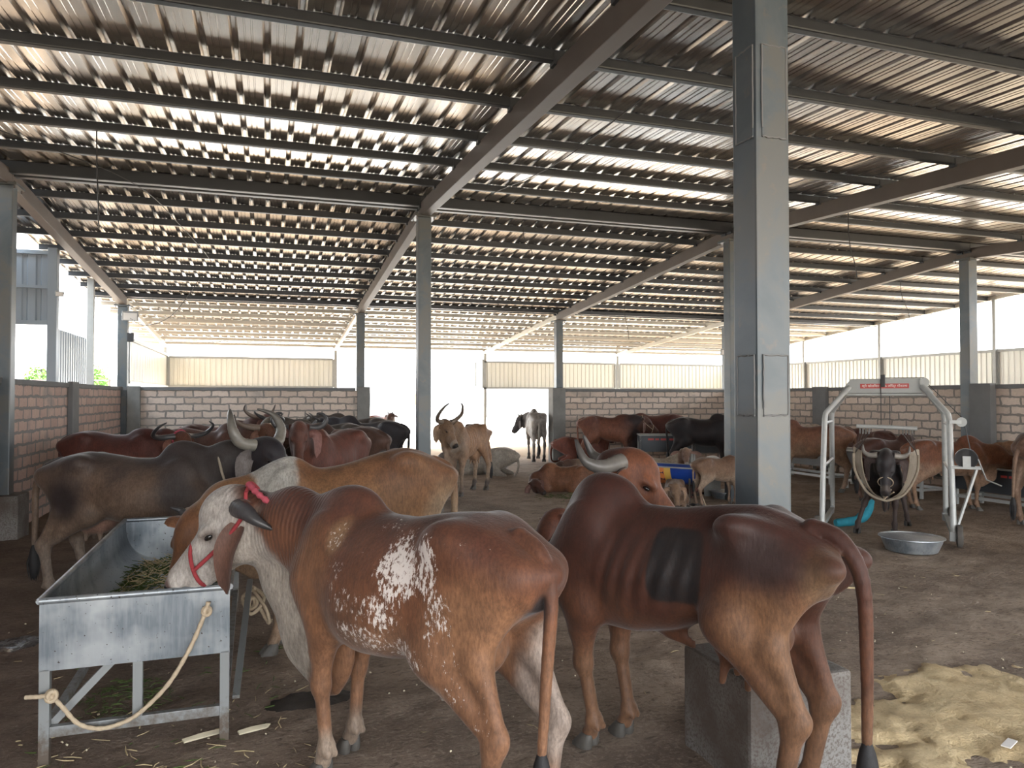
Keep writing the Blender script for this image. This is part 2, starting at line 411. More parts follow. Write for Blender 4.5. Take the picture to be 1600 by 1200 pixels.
for gx, w in zip(GX, ('at the left rear corner of the lean-to', 'left of the rear gateway', 'right of the rear gateway', 'right of the back panel, seen beside the large column')):
    post(gx, Y3, .10, roof_z(Y3)-.15, 'thin galvanised eave post ' + w)
for y, w in ((24.6, 'farthest in view beside the white hoist'), (21.5, 'behind the large column'), (18.1, 'directly behind the hoist beam'), (14.3, 'near the right edge of the picture'), (10.2, 'beyond the right wall, nearest')):
    post(17.9, y, .09, roof_z(y)-.06, 'thin galvanised post under the right roof edge, ' + w)
post(-3.40, 16.7, .12, roof_z(16.7)-.08, 'pale grey post just outside the left wall, under the purlin ends')
# ---- brick walls
WH = 1.88
def wall(name, a, b, m, seglen=None):
    return tag(MB().box((min(a[0], b[0]), min(a[1], b[1]), -.15), (max(a[0], b[0]), max(a[1], b[1]), WH)).build(name, m), kind='structure')
wall('wall_left', (-3.32, YN), (-3.12, Y2), M['brick_left'])
wall('wall_back', (-3.1, Y2-.08), (GX[1]-.08, Y2+.1), M['brick_pale'])
wall('wall_back', (GX[2]+.14, Y2-.08), (GX[3], Y2+.1), M['brick_pale'])
wall('wall_right', (GX[3], YN), (GX[3]+.2, Y2+.1), M['brick_pale'])
def coping(name, a, b):
    tag(MB().box((*a, WH-.005), (*b, WH+.07)).build(name, M['conc_dark'], bevel=.008), kind='structure')
coping('trim_1', (-3.35, YN), (-3.09, Y2+.12)); coping('trim_2', (-3.1, Y2-.11), (GX[1]-.12, Y2+.13))
coping('trim_3', (GX[2]+.12, Y2-.11), (GX[3], Y2+.13)); coping('trim_4', (GX[3]-.03, YN), (GX[3]+.23, Y2+.13))
def pier(x0, y0, x1, y1, label, m='conc', h=None):
    o = MB().box((x0, y0, -.1), (x1, y1, h or WH+.09)).build('concrete_pier', M[m], bevel=.012)
    tag(o, label, 'pier', 'concrete wall piers')
pier(GX[1]-.08, Y2-.16, GX[1]+.22, Y2+.2, 'grey concrete pier left of the rear gateway')
pier(GX[2]-.22, Y2-.16, GX[2]+.14, Y2+.2, 'grey concrete pier right of the rear gateway')
pier(-2.98, Y2-.20, -2.72, Y2-.08, 'grey concrete pier in the left rear corner')
pier(-3.12, 13.72, -3.04, 14.15, 'smooth grey pilaster halfway along the left wall', 'conc_dark')
pier(-3.12, 9.6, -3.04, 9.85, 'grey pilaster in the left wall at the picture edge', 'conc_dark')
pier(12.50, 14.3, 12.60, 14.75, 'dark grey pilaster in the right wall, left of the hoist', 'conc_dark')
pier(12.45, 10.05, 12.60, 10.48, 'dark grey pilaster behind the right wall column', 'conc_dark')
# ---- corrugated side panels
def corr(name_lab, p0, p1, z0, z1, m, framem, label, pitch=.16, cat='panel', rails=True, group='corrugated side panels'):
    p0 = Vector((*p0, 0)); p1 = Vector((*p1, 0)); d = (p1-p0); L = d.length; d.normalize(); n = Vector((-d.y, d.x, 0))
    t = empty('corrugated_panel', (p0.x, p0.y, 0), math.atan2(d.y, d.x)); tag(t, label, cat, group)
    vs = []; x = 0; pr = []
    while x < L:
        pr += [(x, 0), (x+pitch*.55, 0), (x+pitch*.65, .022), (x+pitch*.9, .022)]; x += pitch
    pr = [(min(a, L), b) for a, b in pr]
    k = len(pr); mb = MB().add([(a, b, z0) for a, b in pr] + [(a, b, z1) for a, b in pr], [(i, i+1, k+i+1, k+i) for i in range(k-1)])
    mb.build('sheet', m, t)
    if rails:
        for z in (z0, z1): MB().box((0, -.05, z-.035), (L, .035, z+.035)).build('rail', framem, t, bevel=.004)
        for x in (0, L): MB().box((x-.03, -.045, z0), (x+.03, .03, z1)).build('stile', framem, t)
    return t
corr('', (-3.0, Y3), (2.05, Y3), 2.06, 3.0, M['panel_cream'], M['galv'], 'cream corrugated panel between the left rear corner and the gateway')
corr('', (-3.05, Y2+.3), (-3.05, Y3-.1), 2.06, 3.05, M['panel_cream'], M['galv'], 'short corrugated panel running back along the left side')
corr('', (7.3, Y3), (12.5, Y3), 2.06, 3.0, M['panel_cream'], M['galv'], 'cream corrugated panel right of the gateway')
corr('', (12.7, Y3), (17.8, Y3), 2.06, 3.0, M['panel_cream'], M['galv'], 'cream corrugated panel of the far right corner')
corr('', (7.29, Y3+.95), (7.29, Y3-.04), 2.1, 3.05, M['panel_cream'], M['galv'], 'narrow return panel at the right side of the gateway')
ysr = [25.4, 24.6, 21.5, 18.1, 14.3, 10.2, 6.0, 1.5, -3.0]
rt = ['farthest, at the corner', 'fourth', 'third along the right side', 'behind the hoist beam', 'right of the wall column', 'past the right edge', 'sixth', 'seventh']
for i in range(len(ysr)-1):
    corr('', (17.95, ysr[i]-.05), (17.95, ysr[i+1]+.05), 2.0, 2.93, M['panel_cream'], M['galv'], 'pale corrugated panel under the right roof edge, ' + rt[i])
t = corr('', (-7.0, 14.1), (-3.45, 14.1), 2.95, 4.12, M['panel_blue'], M['panel_blue'], 'dark blue-grey corrugated panel high outside the left wall', .2)
MB().box((0, -.05, 3.52), (3.55, .03, 3.57)).build('rail', M['panel_blue'], t)
o = MB().box((-3.50, 14.02, -.1), (-3.36, 14.18, 4.2)).build('steel_column', M['panel_blue'], bevel=.008); tag(o, 'blue-grey column outside the left wall beside the high dark panel', 'column')
corr('', (-4.0, 16.7), (-4.0, 19.3), 0, 3.08, M['panel_blue'], M['panel_blue'], 'lower blue-grey corrugated sheet standing behind the left wall', .19, rails=False)
# left flank: unseen cladding added to keep daylight off that side
corr('', (-6.9, YN), (-6.9, 13.6), 0, 4.2, M['panel_blue'], M['galv'], 'unseen blue-grey corrugated cladding added left of the shed to block daylight', .2, group='added light blockers')
# ================================================================ cattle: one smooth skin per animal
def A3(*p): return np.array(p, dtype=np.float32)
class Field:
    """signed distance field on a grid, blended from limbs and muscles, skinned by surface nets"""
    def __init__(s, lo, hi, h):
        s.h = h; s.lo = np.array(lo, np.float32); n = np.ceil((np.array(hi)-s.lo)/h).astype(int)+1
        s.n = n; s.F = np.full(n, 9.0, np.float32)
        s.ax = [s.lo[i]+h*np.arange(n[i], dtype=np.float32) for i in range(3)]
    def sub(s, lo, hi, m):
        sl = []
        for i in range(3):
            a = int(max(0, math.floor((lo[i]-m-s.lo[i])/s.h))); b = int(min(s.n[i], math.ceil((hi[i]+m-s.lo[i])/s.h)+1))
            if b <= a: return None
            sl.append(slice(a, b))
        X = s.ax[0][sl[0]][:, None, None]; Y = s.ax[1][sl[1]][None, :, None]; Z = s.ax[2][sl[2]][None, None, :]
        return tuple(sl), X, Y, Z
    def blend(s, sl, f, k):
        a = s.F[sl]; h = np.maximum(k-np.abs(a-f), 0)/k
        s.F[sl] = np.minimum(a, f) - h*h*k*.25
    def carve(s, sl, f, k):
        a = s.F[sl]; g = -f; h = np.maximum(k-np.abs(a-g), 0)/k
        s.F[sl] = np.maximum(a, g) + h*h*k*.25
    def seg(s, a, b, ra, rb, k=.05, flat=None, carve=False):
        a = np.array(a, np.float32); b = np.array(b, np.float32); m = max(ra, rb)+k+2*s.h
        r = s.sub(np.minimum(a, b), np.maximum(a, b), m)
        if r is None: return
        sl, X, Y, Z = r; px, py, pz = X-a[0], Y-a[1], Z-a[2]; d = b-a
        t = np.clip((px*d[0]+py*d[1]+pz*d[2])/max(float(d@d), 1e-8), 0, 1)
        qx, qy, qz = px-d[0]*t, py-d[1]*t, pz-d[2]*t
        rad = ra+(rb-ra)*t
        if flat is not None:
            n, q = flat; n = np.array(n, np.float32); n /= np.linalg.norm(n)
            e = (qx*n[0]+qy*n[1]+qz*n[2])*(1/q-1); qx = qx+n[0]*e; qy = qy+n[1]*e; qz = qz+n[2]*e
            f = np.sqrt(qx*qx+qy*qy+qz*qz)-rad
            f = f*(q+(1-q)*.35)
        else: f = np.sqrt(qx*qx+qy*qy+qz*qz)-rad
        (s.carve if carve else s.blend)(sl, f, k)
    def chain(s, pts, rad, k=.05, flat=None):
        for i in range(len(pts)-1): s.seg(pts[i], pts[i+1], rad[i], rad[i+1], k, flat)
    def ell(s, c, r, k=.05, rot=None, carve=False):
        c = np.array(c, np.float32); r = np.array(r, np.float32); m = float(r.max())
        q = s.sub(c-m, c+m, k+2*s.h) if rot is not None else s.sub(c-r, c+r, k+2*s.h)
        if q is None: return
        sl, X, Y, Z = q; x, y, z = X-c[0], Y-c[1], Z-c[2]
        if rot is not None:
            x, y, z = (rot[0][0]*x+rot[0][1]*y+rot[0][2]*z, rot[1][0]*x+rot[1][1]*y+rot[1][2]*z, rot[2][0]*x+rot[2][1]*y+rot[2][2]*z)
        k0 = np.sqrt((x/r[0])**2+(y/r[1])**2+(z/r[2])**2); k1 = np.sqrt((x/r[0]**2)**2+(y/r[1]**2)**2+(z/r[2]**2)**2)
        f = k0*(k0-1)/np.maximum(k1, 1e-4)
        f = np.where(k0 < 1e-3, -r.min(), f)
        (s.carve if carve else s.blend)(sl, f.astype(np.float32), k)
    def trunk(s, xs, top, bot, wid, k=.06, pw=2.2, lean=0.0, ribs=0.0, bend=0.0, roll=0.0, zoff=0.0):
        r = s.sub((min(xs)-.02, -max(wid)-.12, min(bot)-.02), (max(xs)+.02, max(wid)+.12, max(top)+.02), k+.02)
        sl, X, Y, Z = r
        x = s.ax[0][sl[0]]
        def cs(v):
            xi = np.clip(x, min(xs), max(xs)); y = np.interp(xi, xs, v)
            g = np.linspace(min(xs), max(xs), 160); gv = np.interp(g, xs, v); ker = np.hanning(19); ker /= ker.sum()
            gv = np.convolve(np.pad(gv, 9, mode='edge'), ker, 'valid'); return np.interp(xi, g, gv).astype(np.float32)
        T, B, Wd = [cs(v)[:, None, None] for v in (top, bot, wid)]
        c = (T*.46+B*.54); hu = T-c; hd = c-B
        z = Z-c; zz = np.where(z > 0, z/hu, z/hd)
        w = Wd*(1-lean*np.clip(zz, 0, 1)**1.3)
        f = (np.abs(Y/w)**pw+np.abs(zz)**pw+1e-9)**(1/pw)-1
        f = f*np.minimum(w, np.minimum(hu, hd))
        if ribs:
            mask = np.clip((X+.22)/.12, 0, 1)*np.clip((.36-X)/.1, 0, 1)*np.clip(1-np.abs(zz-.05)/.85, 0, 1)
            f = f + ribs*np.sin(2*math.pi*(X+.22*(Z-.9))/.082)*mask
        ex = np.maximum(np.maximum(min(xs)-X, X-max(xs)), 0)
        f = np.where(ex > 0, np.sqrt(np.maximum(f, 0)**2+ex**2), f)
        s.blend(sl, f.astype(np.float32), k)
    def mesh(s):
        F = s.F; nx, ny, nz = F.shape; S = F < 0
        c = [S[i:nx-1+i, j:ny-1+j, k:nz-1+k] for i in (0,1) for j in (0,1) for k in (0,1)]
        anyc = c[0].copy(); allc = c[0].copy()
        for q in c[1:]: anyc |= q; allc &= q
        I = np.argwhere(anyc & ~allc)
        acc = np.zeros((len(I), 3)); cnt = np.zeros(len(I))
        off = [(i,j,k) for i in (0,1) for j in (0,1) for k in (0,1)]
        for a in range(8):
            for b in range(a+1, 8):
                d = [off[b][q]-off[a][q] for q in range(3)]
                if sum(map(abs, d)) != 1: continue
                fa = F[I[:,0]+off[a][0], I[:,1]+off[a][1], I[:,2]+off[a][2]]; fb = F[I[:,0]+off[b][0], I[:,1]+off[b][1], I[:,2]+off[b][2]]
                m = (fa < 0) != (fb < 0); t = np.where(m, fa/np.where(m, fa-fb, 1), 0)
                for q in range(3): acc[:, q] += np.where(m, off[a][q]+t*d[q], 0)
                cnt += m
        V = (I+acc/cnt[:, None])*s.h+s.lo
        idx = -np.ones((nx-1, ny-1, nz-1), int); idx[I[:,0], I[:,1], I[:,2]] = np.arange(len(I))
        quads = []
        for ax in range(3):
            sa = [slice(None)]*3; sb = [slice(None)]*3; sa[ax] = slice(0, -1); sb[ax] = slice(1, None)
            A, B = S[tuple(sa)], S[tuple(sb)]
            E = np.argwhere(A != B); u, v = [q for q in range(3) if q != ax]
            ok = (E[:, u] > 0) & (E[:, v] > 0) & (E[:, u] < F.shape[u]-1) & (E[:, v] < F.shape[v]-1); E = E[ok]
            inside = A[E[:,0], E[:,1], E[:,2]]
            def g(du, dv):
                e = E.copy(); e[:, u] -= du; e[:, v] -= dv; return idx[e[:,0], e[:,1], e[:,2]]
            q = np.stack([g(1,1), g(0,1), g(0,0), g(1,0)], 1)
            fl = inside if ax != 1 else ~inside
            q[~fl] = q[~fl][:, ::-1]; quads.append(q)
        Q = np.concatenate(quads); Q = Q[(Q >= 0).all(1)]
        return V, Q
def vnoise(p, s, seed=0):
    rs = np.random.RandomState(seed); G = rs.rand(32, 32, 32).astype(np.float32); p = p*s+100
    i = np.floor(p).astype(int); f = p-i; f = f*f*(3-2*f); r = 0
    for a in (0,1):
        for b in (0,1):
            for c in (0,1):
                w = (f[:,0] if a else 1-f[:,0])*(f[:,1] if b else 1-f[:,1])*(f[:,2] if c else 1-f[:,2])
                r = r + w*G[(i[:,0]+a) % 32, (i[:,1]+b) % 32, (i[:,2]+c) % 32]
    return r
def fbm(p, s, seed=0): return .55*vnoise(p, s, seed)+.3*vnoise(p, s*2.1, seed+1)+.15*vnoise(p, s*4.3, seed+2)
def sstep(a, b, x): t = np.clip((x-a)/(b-a), 0, 1); return t*t*(3-2*t)

def _hide():
    t = NT('cattle_hide'); v = t.coord()
    at = t.n('Attribute', attribute_name='coat'); sp = t.n('Attribute', attribute_name='speck'); wr = t.n('Attribute', attribute_name='wrinkle')
    c = at.outputs['Color']
    f = t.noise(t.coord((1, 1, .35)), 60, 4, .6); g = t.noise(v, 7, 4)
    fr = t.ramp(t.noise(t.coord((1, 1, .30)), 95, 4, .7), [(.38, (0,0,0)), (.66, (1,1,1))]); c = t.mix(t.math('MULTIPLY', fr, .42), c, (.02, .012, .01), 'MIX')
    f2 = t.ramp(t.noise(t.coord((1, 1, .6)), 18, 5, .7), [(.40, (0,0,0)), (.66, (1,1,1))]); c = t.mix(t.math('MULTIPLY', f2, .32), c, (.03, .017, .013), 'MIX')
    c = t.mix(t.math('MULTIPLY', t.ramp(t.noise(t.coord((1, 1, .5)), 3.2, 5, .62, .5), [(.42, (0,0,0)), (.68, (1,1,1))]), .28), c, (.03, .016, .012)); hsv = t.n('HueSaturation'); t.l(c, hsv.inputs['Color']); t.l(t.math('ADD', .78, t.math('MULTIPLY', g, .46)), hsv.inputs['Value']); c = hsv.outputs[0]
    n1 = t.noise(t.coord((1, 1, .45)), 70, 5, .72); n2 = t.noise(v, 8, 3)
    s1 = t.math('ADD', t.math('MULTIPLY', n1, .75), t.math('MULTIPLY', n2, .25))
    th = t.math('SUBTRACT', .74, t.math('MULTIPLY', sp.outputs['Fac'], .25))
    m = t.math('MULTIPLY', t.math('SUBTRACT', s1, th), 22.0)
    mc = t.n('Clamp'); t.l(m, mc.inputs[0])
    c = t.mix(t.math('MULTIPLY', mc.outputs[0], t.math('GREATER_THAN', sp.outputs['Fac'], .02)), c, (.62, .56, .52))
    t.col(c); t.setp(Roughness=.58); t.b.inputs['Specular IOR Level'].default_value = .28
    t.b.inputs['Sheen Weight'].default_value = .12; t.b.inputs['Sheen Roughness'].default_value = .4
    wv = t.n('TexWave', wave_type='BANDS', bands_direction='X'); wv.inputs['Scale'].default_value = 13; wv.inputs['Distortion'].default_value = 3.5; wv.inputs['Detail'].default_value = 2; wv.inputs['Detail Scale'].default_value = .7
    t.l(v, wv.inputs['Vector'])
    h = t.math('ADD', t.math('MULTIPLY', f, .5), t.math('MULTIPLY', t.math('MULTIPLY', wv.outputs['Fac'], wr.outputs['Fac']), .45))
    h = t.math('ADD', h, t.math('MULTIPLY', g, .5))
    t.bump(h, .6, .008)
    return t.m
M['hide'] = _hide()
def _horn():
    t = NT('ringed_horn'); v = t.coord(); at = t.n('Attribute', attribute_name='coat')
    c = t.mix(t.math('MULTIPLY', t.noise(v, 30, 4), .45), at.outputs['Color'], (.03, .026, .024))
    t.col(c); t.setp(Roughness=.38); t.bump(t.noise(v, 45, 3), .25, .004); return t.m
M['horn'] = _horn()
M['hoof'] = simple('grey_hoof', (.075, .068, .060), .6, 0, .35, 30, .003)
M['hoofd'] = simple('dark_hoof', (.028, .024, .022), .55, 0, .3, 30, .003)

def mesh_obj(name, V, Fc, m, parent, attrs=None):
    me = bpy.data.meshes.new(name)
    V = np.asarray(V, np.float32); Fc = np.asarray(Fc)
    me.vertices.add(len(V)); me.vertices.foreach_set('co', V.ravel())
    k = Fc.shape[1]; me.loops.add(Fc.size); me.loops.foreach_set('vertex_index', Fc.ravel().astype(np.int32))
    me.polygons.add(len(Fc)); me.polygons.foreach_set('loop_start', np.arange(0, Fc.size, k, dtype=np.int32))
    me.update(calc_edges=True); me.validate(); smooth(me); me.materials.append(m)
    for n, a in (attrs or {}).items():
        if a.ndim == 2:
            at = me.color_attributes.new(n, 'FLOAT_COLOR', 'POINT'); at.data.foreach_set('color', np.concatenate([a, np.ones((len(a), 1))], 1).astype(np.float32).ravel())
        else:
            at = me.attributes.new(n, 'FLOAT', 'POINT'); at.data.foreach_set('value', a.astype(np.float32))
    o = bpy.data.objects.new(name, me); link(o, parent); return o
def grad_attr(o, f):
    me = o.data; at = me.color_attributes.new('coat', 'FLOAT_COLOR', 'POINT')
    n = len(me.vertices); d = np.zeros((n, 4)); d[:, 3] = 1
    for i in range(n): d[i, :3] = f(me.vertices[i].co, i)
    at.data.foreach_set('color', d.ravel().astype(np.float32))
HORN_GREY = ((.20, .185, .165), (.045, .042, .042)); HORN_DARK = ((.075, .072, .075), (.02, .02, .022)); HORN_TAN = ((.26, .19, .14), (.06, .045, .04))
def horn(parent, pts, r0, cols=HORN_GREY, nseg=10):
    path = spline(pts, nseg); m = len(path); rad = [r0*(1-(i/(m-1))**1.6*.86)*(1+.035*math.sin(i*2.4)) for i in range(m)]
    n = 14; mb = MB().tube(path, rad, n); o = mb.build('horn', M['horn'], parent, sm=80)
    grad_attr(o, lambda co, i: [cols[0][q]+(cols[1][q]-cols[0][q])*min(1, (min(i//n, m-1)/(m-1))**1.2) for q in range(3)])
    return o
def ear(parent, base, mid, tip, width, side, col, inner=None, twist=0.0):
    """a leaf shaped, cupped ear; side = direction its open face looks"""
    path = spline([base, mid, tip], 7); m = len(path); side = Vector(side).normalized(); K = 6; top = []; th = .007
    V = []; 
    for s_ in (0, 1):
        for i, p in enumerate(path):
            t = i/(m-1); T = (path[min(i+1, m-1)]-path[max(i-1, 0)]).normalized(); n = (side-T*side.dot(T)).normalized(); b = T.cross(n)
            if twist: n, b = n*math.cos(twist*t)+b*math.sin(twist*t), b*math.cos(twist*t)-n*math.sin(twist*t)
            w = width*(.30+.70*math.sin(math.pi*min(1, .12+t*.80)))*(1 if t < .86 else max(.12, (1-t)/.14))
            for k in range(K+1):
                u = -1+2*k/K; cup = w*.55*(u*u)*(1-.35*t)
                V.append(p+b*(u*w)+n*(cup-(th if s_ else 0)*(1-abs(u)*.6)))
    f = []; N = (K+1)*m
    for i in range(m-1):
        for k in range(K):
            a = i*(K+1)+k; f.append((a, a+1, a+K+2, a+K+1)); f.append((N+a, N+a+K+1, N+a+K+2, N+a+1))
        for k in (0, K):
            a = i*(K+1)+k; f.append((a, a+K+1, N+a+K+1, N+a) if k == 0 else (a, N+a, N+a+K+1, a+K+1))
    for k in range(K):
        a = (m-1)*(K+1)+k; f.append((a, a+1, N+a+1, N+a)); a = k; f.append((a, N+a, N+a+1, a+1))
    o = MB().add(V, f).build('ear', M['hide'], parent, sm=70)
    inner = inner or tuple(min(1, x*1.3+.03) for x in col)
    grad_attr(o, lambda co, i: inner if i < N else col)
    return o
def hoof(parent, p, d, s=1.0, m='hoof'):
    """cloven hoof: two claws, d = heading of the foot in the ground plane"""
    d = Vector((d[0], d[1], 0)).normalized(); l = Vector((-d.y, d.x, 0)); p = Vector(p); mb = MB()
    for sd in (-1, 1):
        prof = [(0, .052, .026), (.012, .054, .028), (.035, .044, .026), (.058, .034, .023), (.070, .026, .017)]
        V = []; n = 12
        for z, ra, rb in prof:
            for k in range(n):
                a = 2*math.pi*k/n; e = ra*math.cos(a)*(1.25 if math.cos(a) > 0 else .75)
                V.append(p+d*((e+.012-z*.35)*s)+l*((sd*.027+rb*math.sin(a)*(1-.35*max(0, math.cos(a))))*s)+Vector((0, 0, z*s)))
        F = [(i*n+k, i*n+(k+1)%n, (i+1)*n+(k+1)%n, (i+1)*n+k) for i in range(len(prof)-1) for k in range(n)]+[tuple(range(n-1,-1,-1)), tuple((len(prof)-1)*n+k for k in range(n))]
        mb.add(V, F)
    return mb.build('hoof', M[m], parent, sm=50)
def tuft(parent, a, b, r, col='tuft'):
    """hanging brush of tail hair made of tapering locks"""
    a = Vector(a); b = Vector(b); mb = MB(); rn = random.Random(7)
    mb.tube(spline([a+(a-b)*.03, a+(b-a)*.3, a+(b-a)*.7, b], 4), [r*q for q in (.35,.5,.7,.85,.95,1,1,.95,.85,.7,.5,.3,.1)], 9)
    for i in range(16):
        an = rn.uniform(0, 6.28); q = rn.uniform(.5, 1.15); o = Vector((math.cos(an), math.sin(an), 0))*r*q
        s0 = rn.uniform(0, .3); e = b+o*.7+(b-a)*rn.uniform(-.12, .1)
        p = spline([a+(b-a)*s0+o*.2, a+(b-a)*.5+o, e], 4); mb.tube(p, [r*.26*(1-(k/(len(p)-1))**2*.9) for k in range(len(p))], 5)
    return mb.build('tail_tuft', M[col], parent, sm=80)

def coat_fn(V, spec, P_):
    """coat colour from the animal's own markings"""
    x, y, z = V[:,0], V[:,1], V[:,2]; n = len(V)
    base = np.array(spec.get('base', (.2, .08, .04)))
    C = np.tile(base, (n, 1)); nz = fbm(V, 5, spec.get('seed', 0))
    def mixin(m, c): 
        nonlocal C; m = np.clip(m, 0, 1)[:, None]; C = C*(1-m)+np.array(c)*m
    zt = P_['ztop']
    if 'belly' in spec: mixin(sstep(.72, .52, z/zt+(nz-.5)*.3)*.85, spec['belly'])
    if 'back' in spec: mixin(sstep(.70, .98, z/zt+(nz-.5)*.3)*.9, spec['back'])
    if 'legs' in spec: mixin(sstep(.50, .30, z/zt+(nz-.5)*.1)*(.9), spec['legs'])
    if 'feet' in spec: mixin(sstep(.20, .12, z/zt+(nz-.5)*.08), spec['feet'])
    if 'neck' in spec: mixin(sstep(P_['xn']-.15, P_['xn']+.2, x+(nz-.5)*.3), spec['neck'])
    hd = P_['head']; q = V-hd['p']; hx = q@hd['f']; hz = q@hd['u']; hy = q@hd['l']; S = hd['s']
    inh = sstep(-.12, .02, hx/S)*sstep(.60, .55, hx/S)*sstep(.22, .16, np.abs(hy)/S)*sstep(.27, .22, np.abs(hz+.05)/S)
    if 'head' in spec: mixin(inh*sstep(-.05, .05, hx/S+(nz-.5)*.1), spec['head'])
    for pt_ in spec.get('patch', []):
        c, r, col, soft, na = pt_[:5]; pw_ = pt_[5] if len(pt_) > 5 else 2
        d = ((np.abs((V-np.array(c))/np.array(r))**pw_).sum(1))**(1/pw_); d = d+(fbm(V, 11, 5)-.5)*na
        mixin(sstep(1+soft, 1-soft, d), col)
    eyec = np.abs(hx/S-.20)/.05; mixin(inh*sstep(1.3, .3, np.sqrt(eyec**2+((np.abs(hy)/S-.085)/.05)**2+((hz/S+.012)/.035)**2))*.55, tuple(base*.35))
    muz = spec.get('muzzle', (.02, .018, .018))
    mixin(inh*sstep(.462, .482, hx/S-(hz/S+.10)*-.12)*sstep(.36, .40, hx/S), muz)
    if 'muzzle_ring' in spec: mixin(inh*sstep(.38, .41, hx/S)*sstep(.47, .45, hx/S), spec['muzzle_ring'])
    if 'udder' in spec and P_.get('ud') is not None: 
        d = np.linalg.norm((V-P_['ud'])/np.array([.17, .14, .13]), axis=1); mixin(sstep(1.2, .8, d), spec['udder'])
    C = np.clip(C*.92*(1+(fbm(V, 14, 9)-.5)[:, None]*.30), 0, 1)
    return C

def rotm(f, u):
    f = np.array(f, float); f /= np.linalg.norm(f); u = np.array(u, float); u = u-f*(u@f); u /= np.linalg.norm(u); l = np.cross(u, f)
    return f, l, u
def cattle(name, label, cat, lat, dep, psi, scale=1.0, h=.018, pose='stand', coat={}, sz=1.0, poll=(.98, 0, 1.16), nose=(.75, 0, -.65), up=(0, 0, 1), horns=None, hr=.032, hcol=HORN_GREY,
           ears='droop', earcol=None, hump=1.0, thin=.3, feet=None, tail='down', udder=True, dewlap=1.0, group='cattle in the shed', hs=1.0, speck=None, wrinkle=0.0, neckmid=None,
           z0=0.0, parts=True, fat=1.0, rumpz=0.0, tailpts=None, trunkz=0.0, legz=1.0, ribs=None, earkw=None, tilt=None, calf=False, tuft_end=True, bulge=0, dsag=0.0, frontz=0.0, earlen=1.0, hollow=0.0, hooks=1.0, pins=None):
    w = P(lat, dep); t = empty(name, (w.x, w.y, z0), R(psi-YAW), scale)
    t.scale = (scale, scale, scale*sz)
    if tilt: t.rotation_euler = (tilt[0], tilt[1], R(psi-YAW))
    tag(t, label, cat, group)
    Hf, Hl, Hu = rotm(nose, up); PO = np.array(poll, float)
    def H(x, y, z): return tuple(PO+(Hf*x+Hl*y+Hu*z)*hs)
    lie = pose == 'lie'
    dz = -.52 if lie else trunkz
    allp = [poll, H(.56, 0, -.15), H(-.1, 0, .1), H(.2, 0, .15)]
    lo = [min(-.80, min(p[0] for p in allp)-.2), min(-.40, min(p[1] for p in allp)-.2), -.03]
    hi = [max(.75, max(p[0] for p in allp)+.2), max(.40, max(p[1] for p in allp)+.2), max(1.5+dz, max(p[2] for p in allp)+.22)]
    if tailpts:
        for q in tailpts: lo = [min(lo[i], q[i]-.06) for i in range(3)]; hi = [max(hi[i], q[i]+.06) for i in range(3)]
        lo[2] = max(lo[2], -.03)
    F = Field(lo, hi, h/scale)
    e = thin
    xs  = [-.66, -.58, -.48, -.36, -.2, 0, .2, .36, .5, .60, .66]
    top = [1.02, 1.13+rumpz*.6, 1.20+rumpz, 1.245+rumpz, 1.225+rumpz*.6, 1.19, 1.19, 1.215, 1.20, 1.12, 1.0]
    bot = [.93, .87+.04*e, .80+.08*e, .74+.09*e, .66+.10*e, .60+.06*e, .585+.02*e, .60, .65, .73, .86]
    wid = [.06, .13, .17, .20, .225-.05*e, .275-.06*e, .27-.05*e, .22-.02*e, .19, .14, .07]
    wid = [v*fat for v in wid]
    if lie: wid = [v*1.12 for v in wid]
    top = [v-(frontz if i >= 7 else (frontz*.5 if i == 6 else 0)) for i, v in enumerate(top)]
    top = [v+dz for v in top]; bot = [v+dz*(1 if lie else 1) for v in bot]
    F.trunk(xs, top, bot, wid, .05, 2.25, .18+.22*e, ribs=(ribs if ribs is not None else .004*e))
    # hips and pins
    F.ell((-.38, 0, 1.05+dz+rumpz*.8), (.36, (.175-.055*e)*fat, .12-.035*e), .12)
    hk = .20*fat*hooks
    for sy in (-1, 1):
        F.ell((-.33, sy*(hk-.035+.02*e), 1.155+dz+rumpz), (.085, .030+.012*e, .045), .09)
        F.seg((-.33, sy*(hk-.035), 1.155+dz+rumpz), (-.60, sy*.10, 1.05+dz+rumpz*.6), .038, .045, .10)
        F.ell((-.625-.040*e, sy*(.105+.024*e), 1.05+dz+rumpz*.6), (.050+.010*e, .040+.004*e, .046), .06)
        if e > .6: F.ell((-.50, sy*.22, 1.12+dz), (.12, .055, .06), .10, carve=True); F.ell((-.70, 0, .98+dz), (.05, .05, .10), .06, carve=True)
        if e > .35 or hollow: F.ell((-.19, sy*(.30-.03*e), 1.06+dz), (.13, .085, .12), .10, carve=True)
    if hump: 
        F.ell((.41, 0, 1.14+dz+.03*hump), (.17, .060, .135*hump), .08)
        F.ell((.385, 0, 1.185+dz+.05*hump), (.10, .046, .070*hump), .08)
    # neck
    nb = np.array((.50, 0, 1.03+dz)); pt = np.array(H(-.02, 0, -.05)); md = np.array(neckmid) if neckmid else (nb*.45+pt*.55)+np.array((0, 0, .0))
    top0 = np.array((.42, 0, 1.13+dz)); thr = np.array(H(.10, 0, -.15)); bs = np.array((.56, 0, .86+dz))
    yax = (0, 1, 0) if abs(pt[1]) < .3 else tuple(np.cross((0,0,1), (pt-nb)/np.linalg.norm(pt-nb)))
    F.chain([top0, md+np.array((0,0,.06)), pt], [.11, .082, .072*hs], .10, (yax, .78))
    F.chain([bs, md-np.array((0,0,.06)), thr], [.17, .115, .072*hs], .12, (yax, .72))
    F.chain([nb-np.array((0,0,.05)), md, (pt+thr)/2], [.15, .11, .08*hs], .10, (yax, .8))
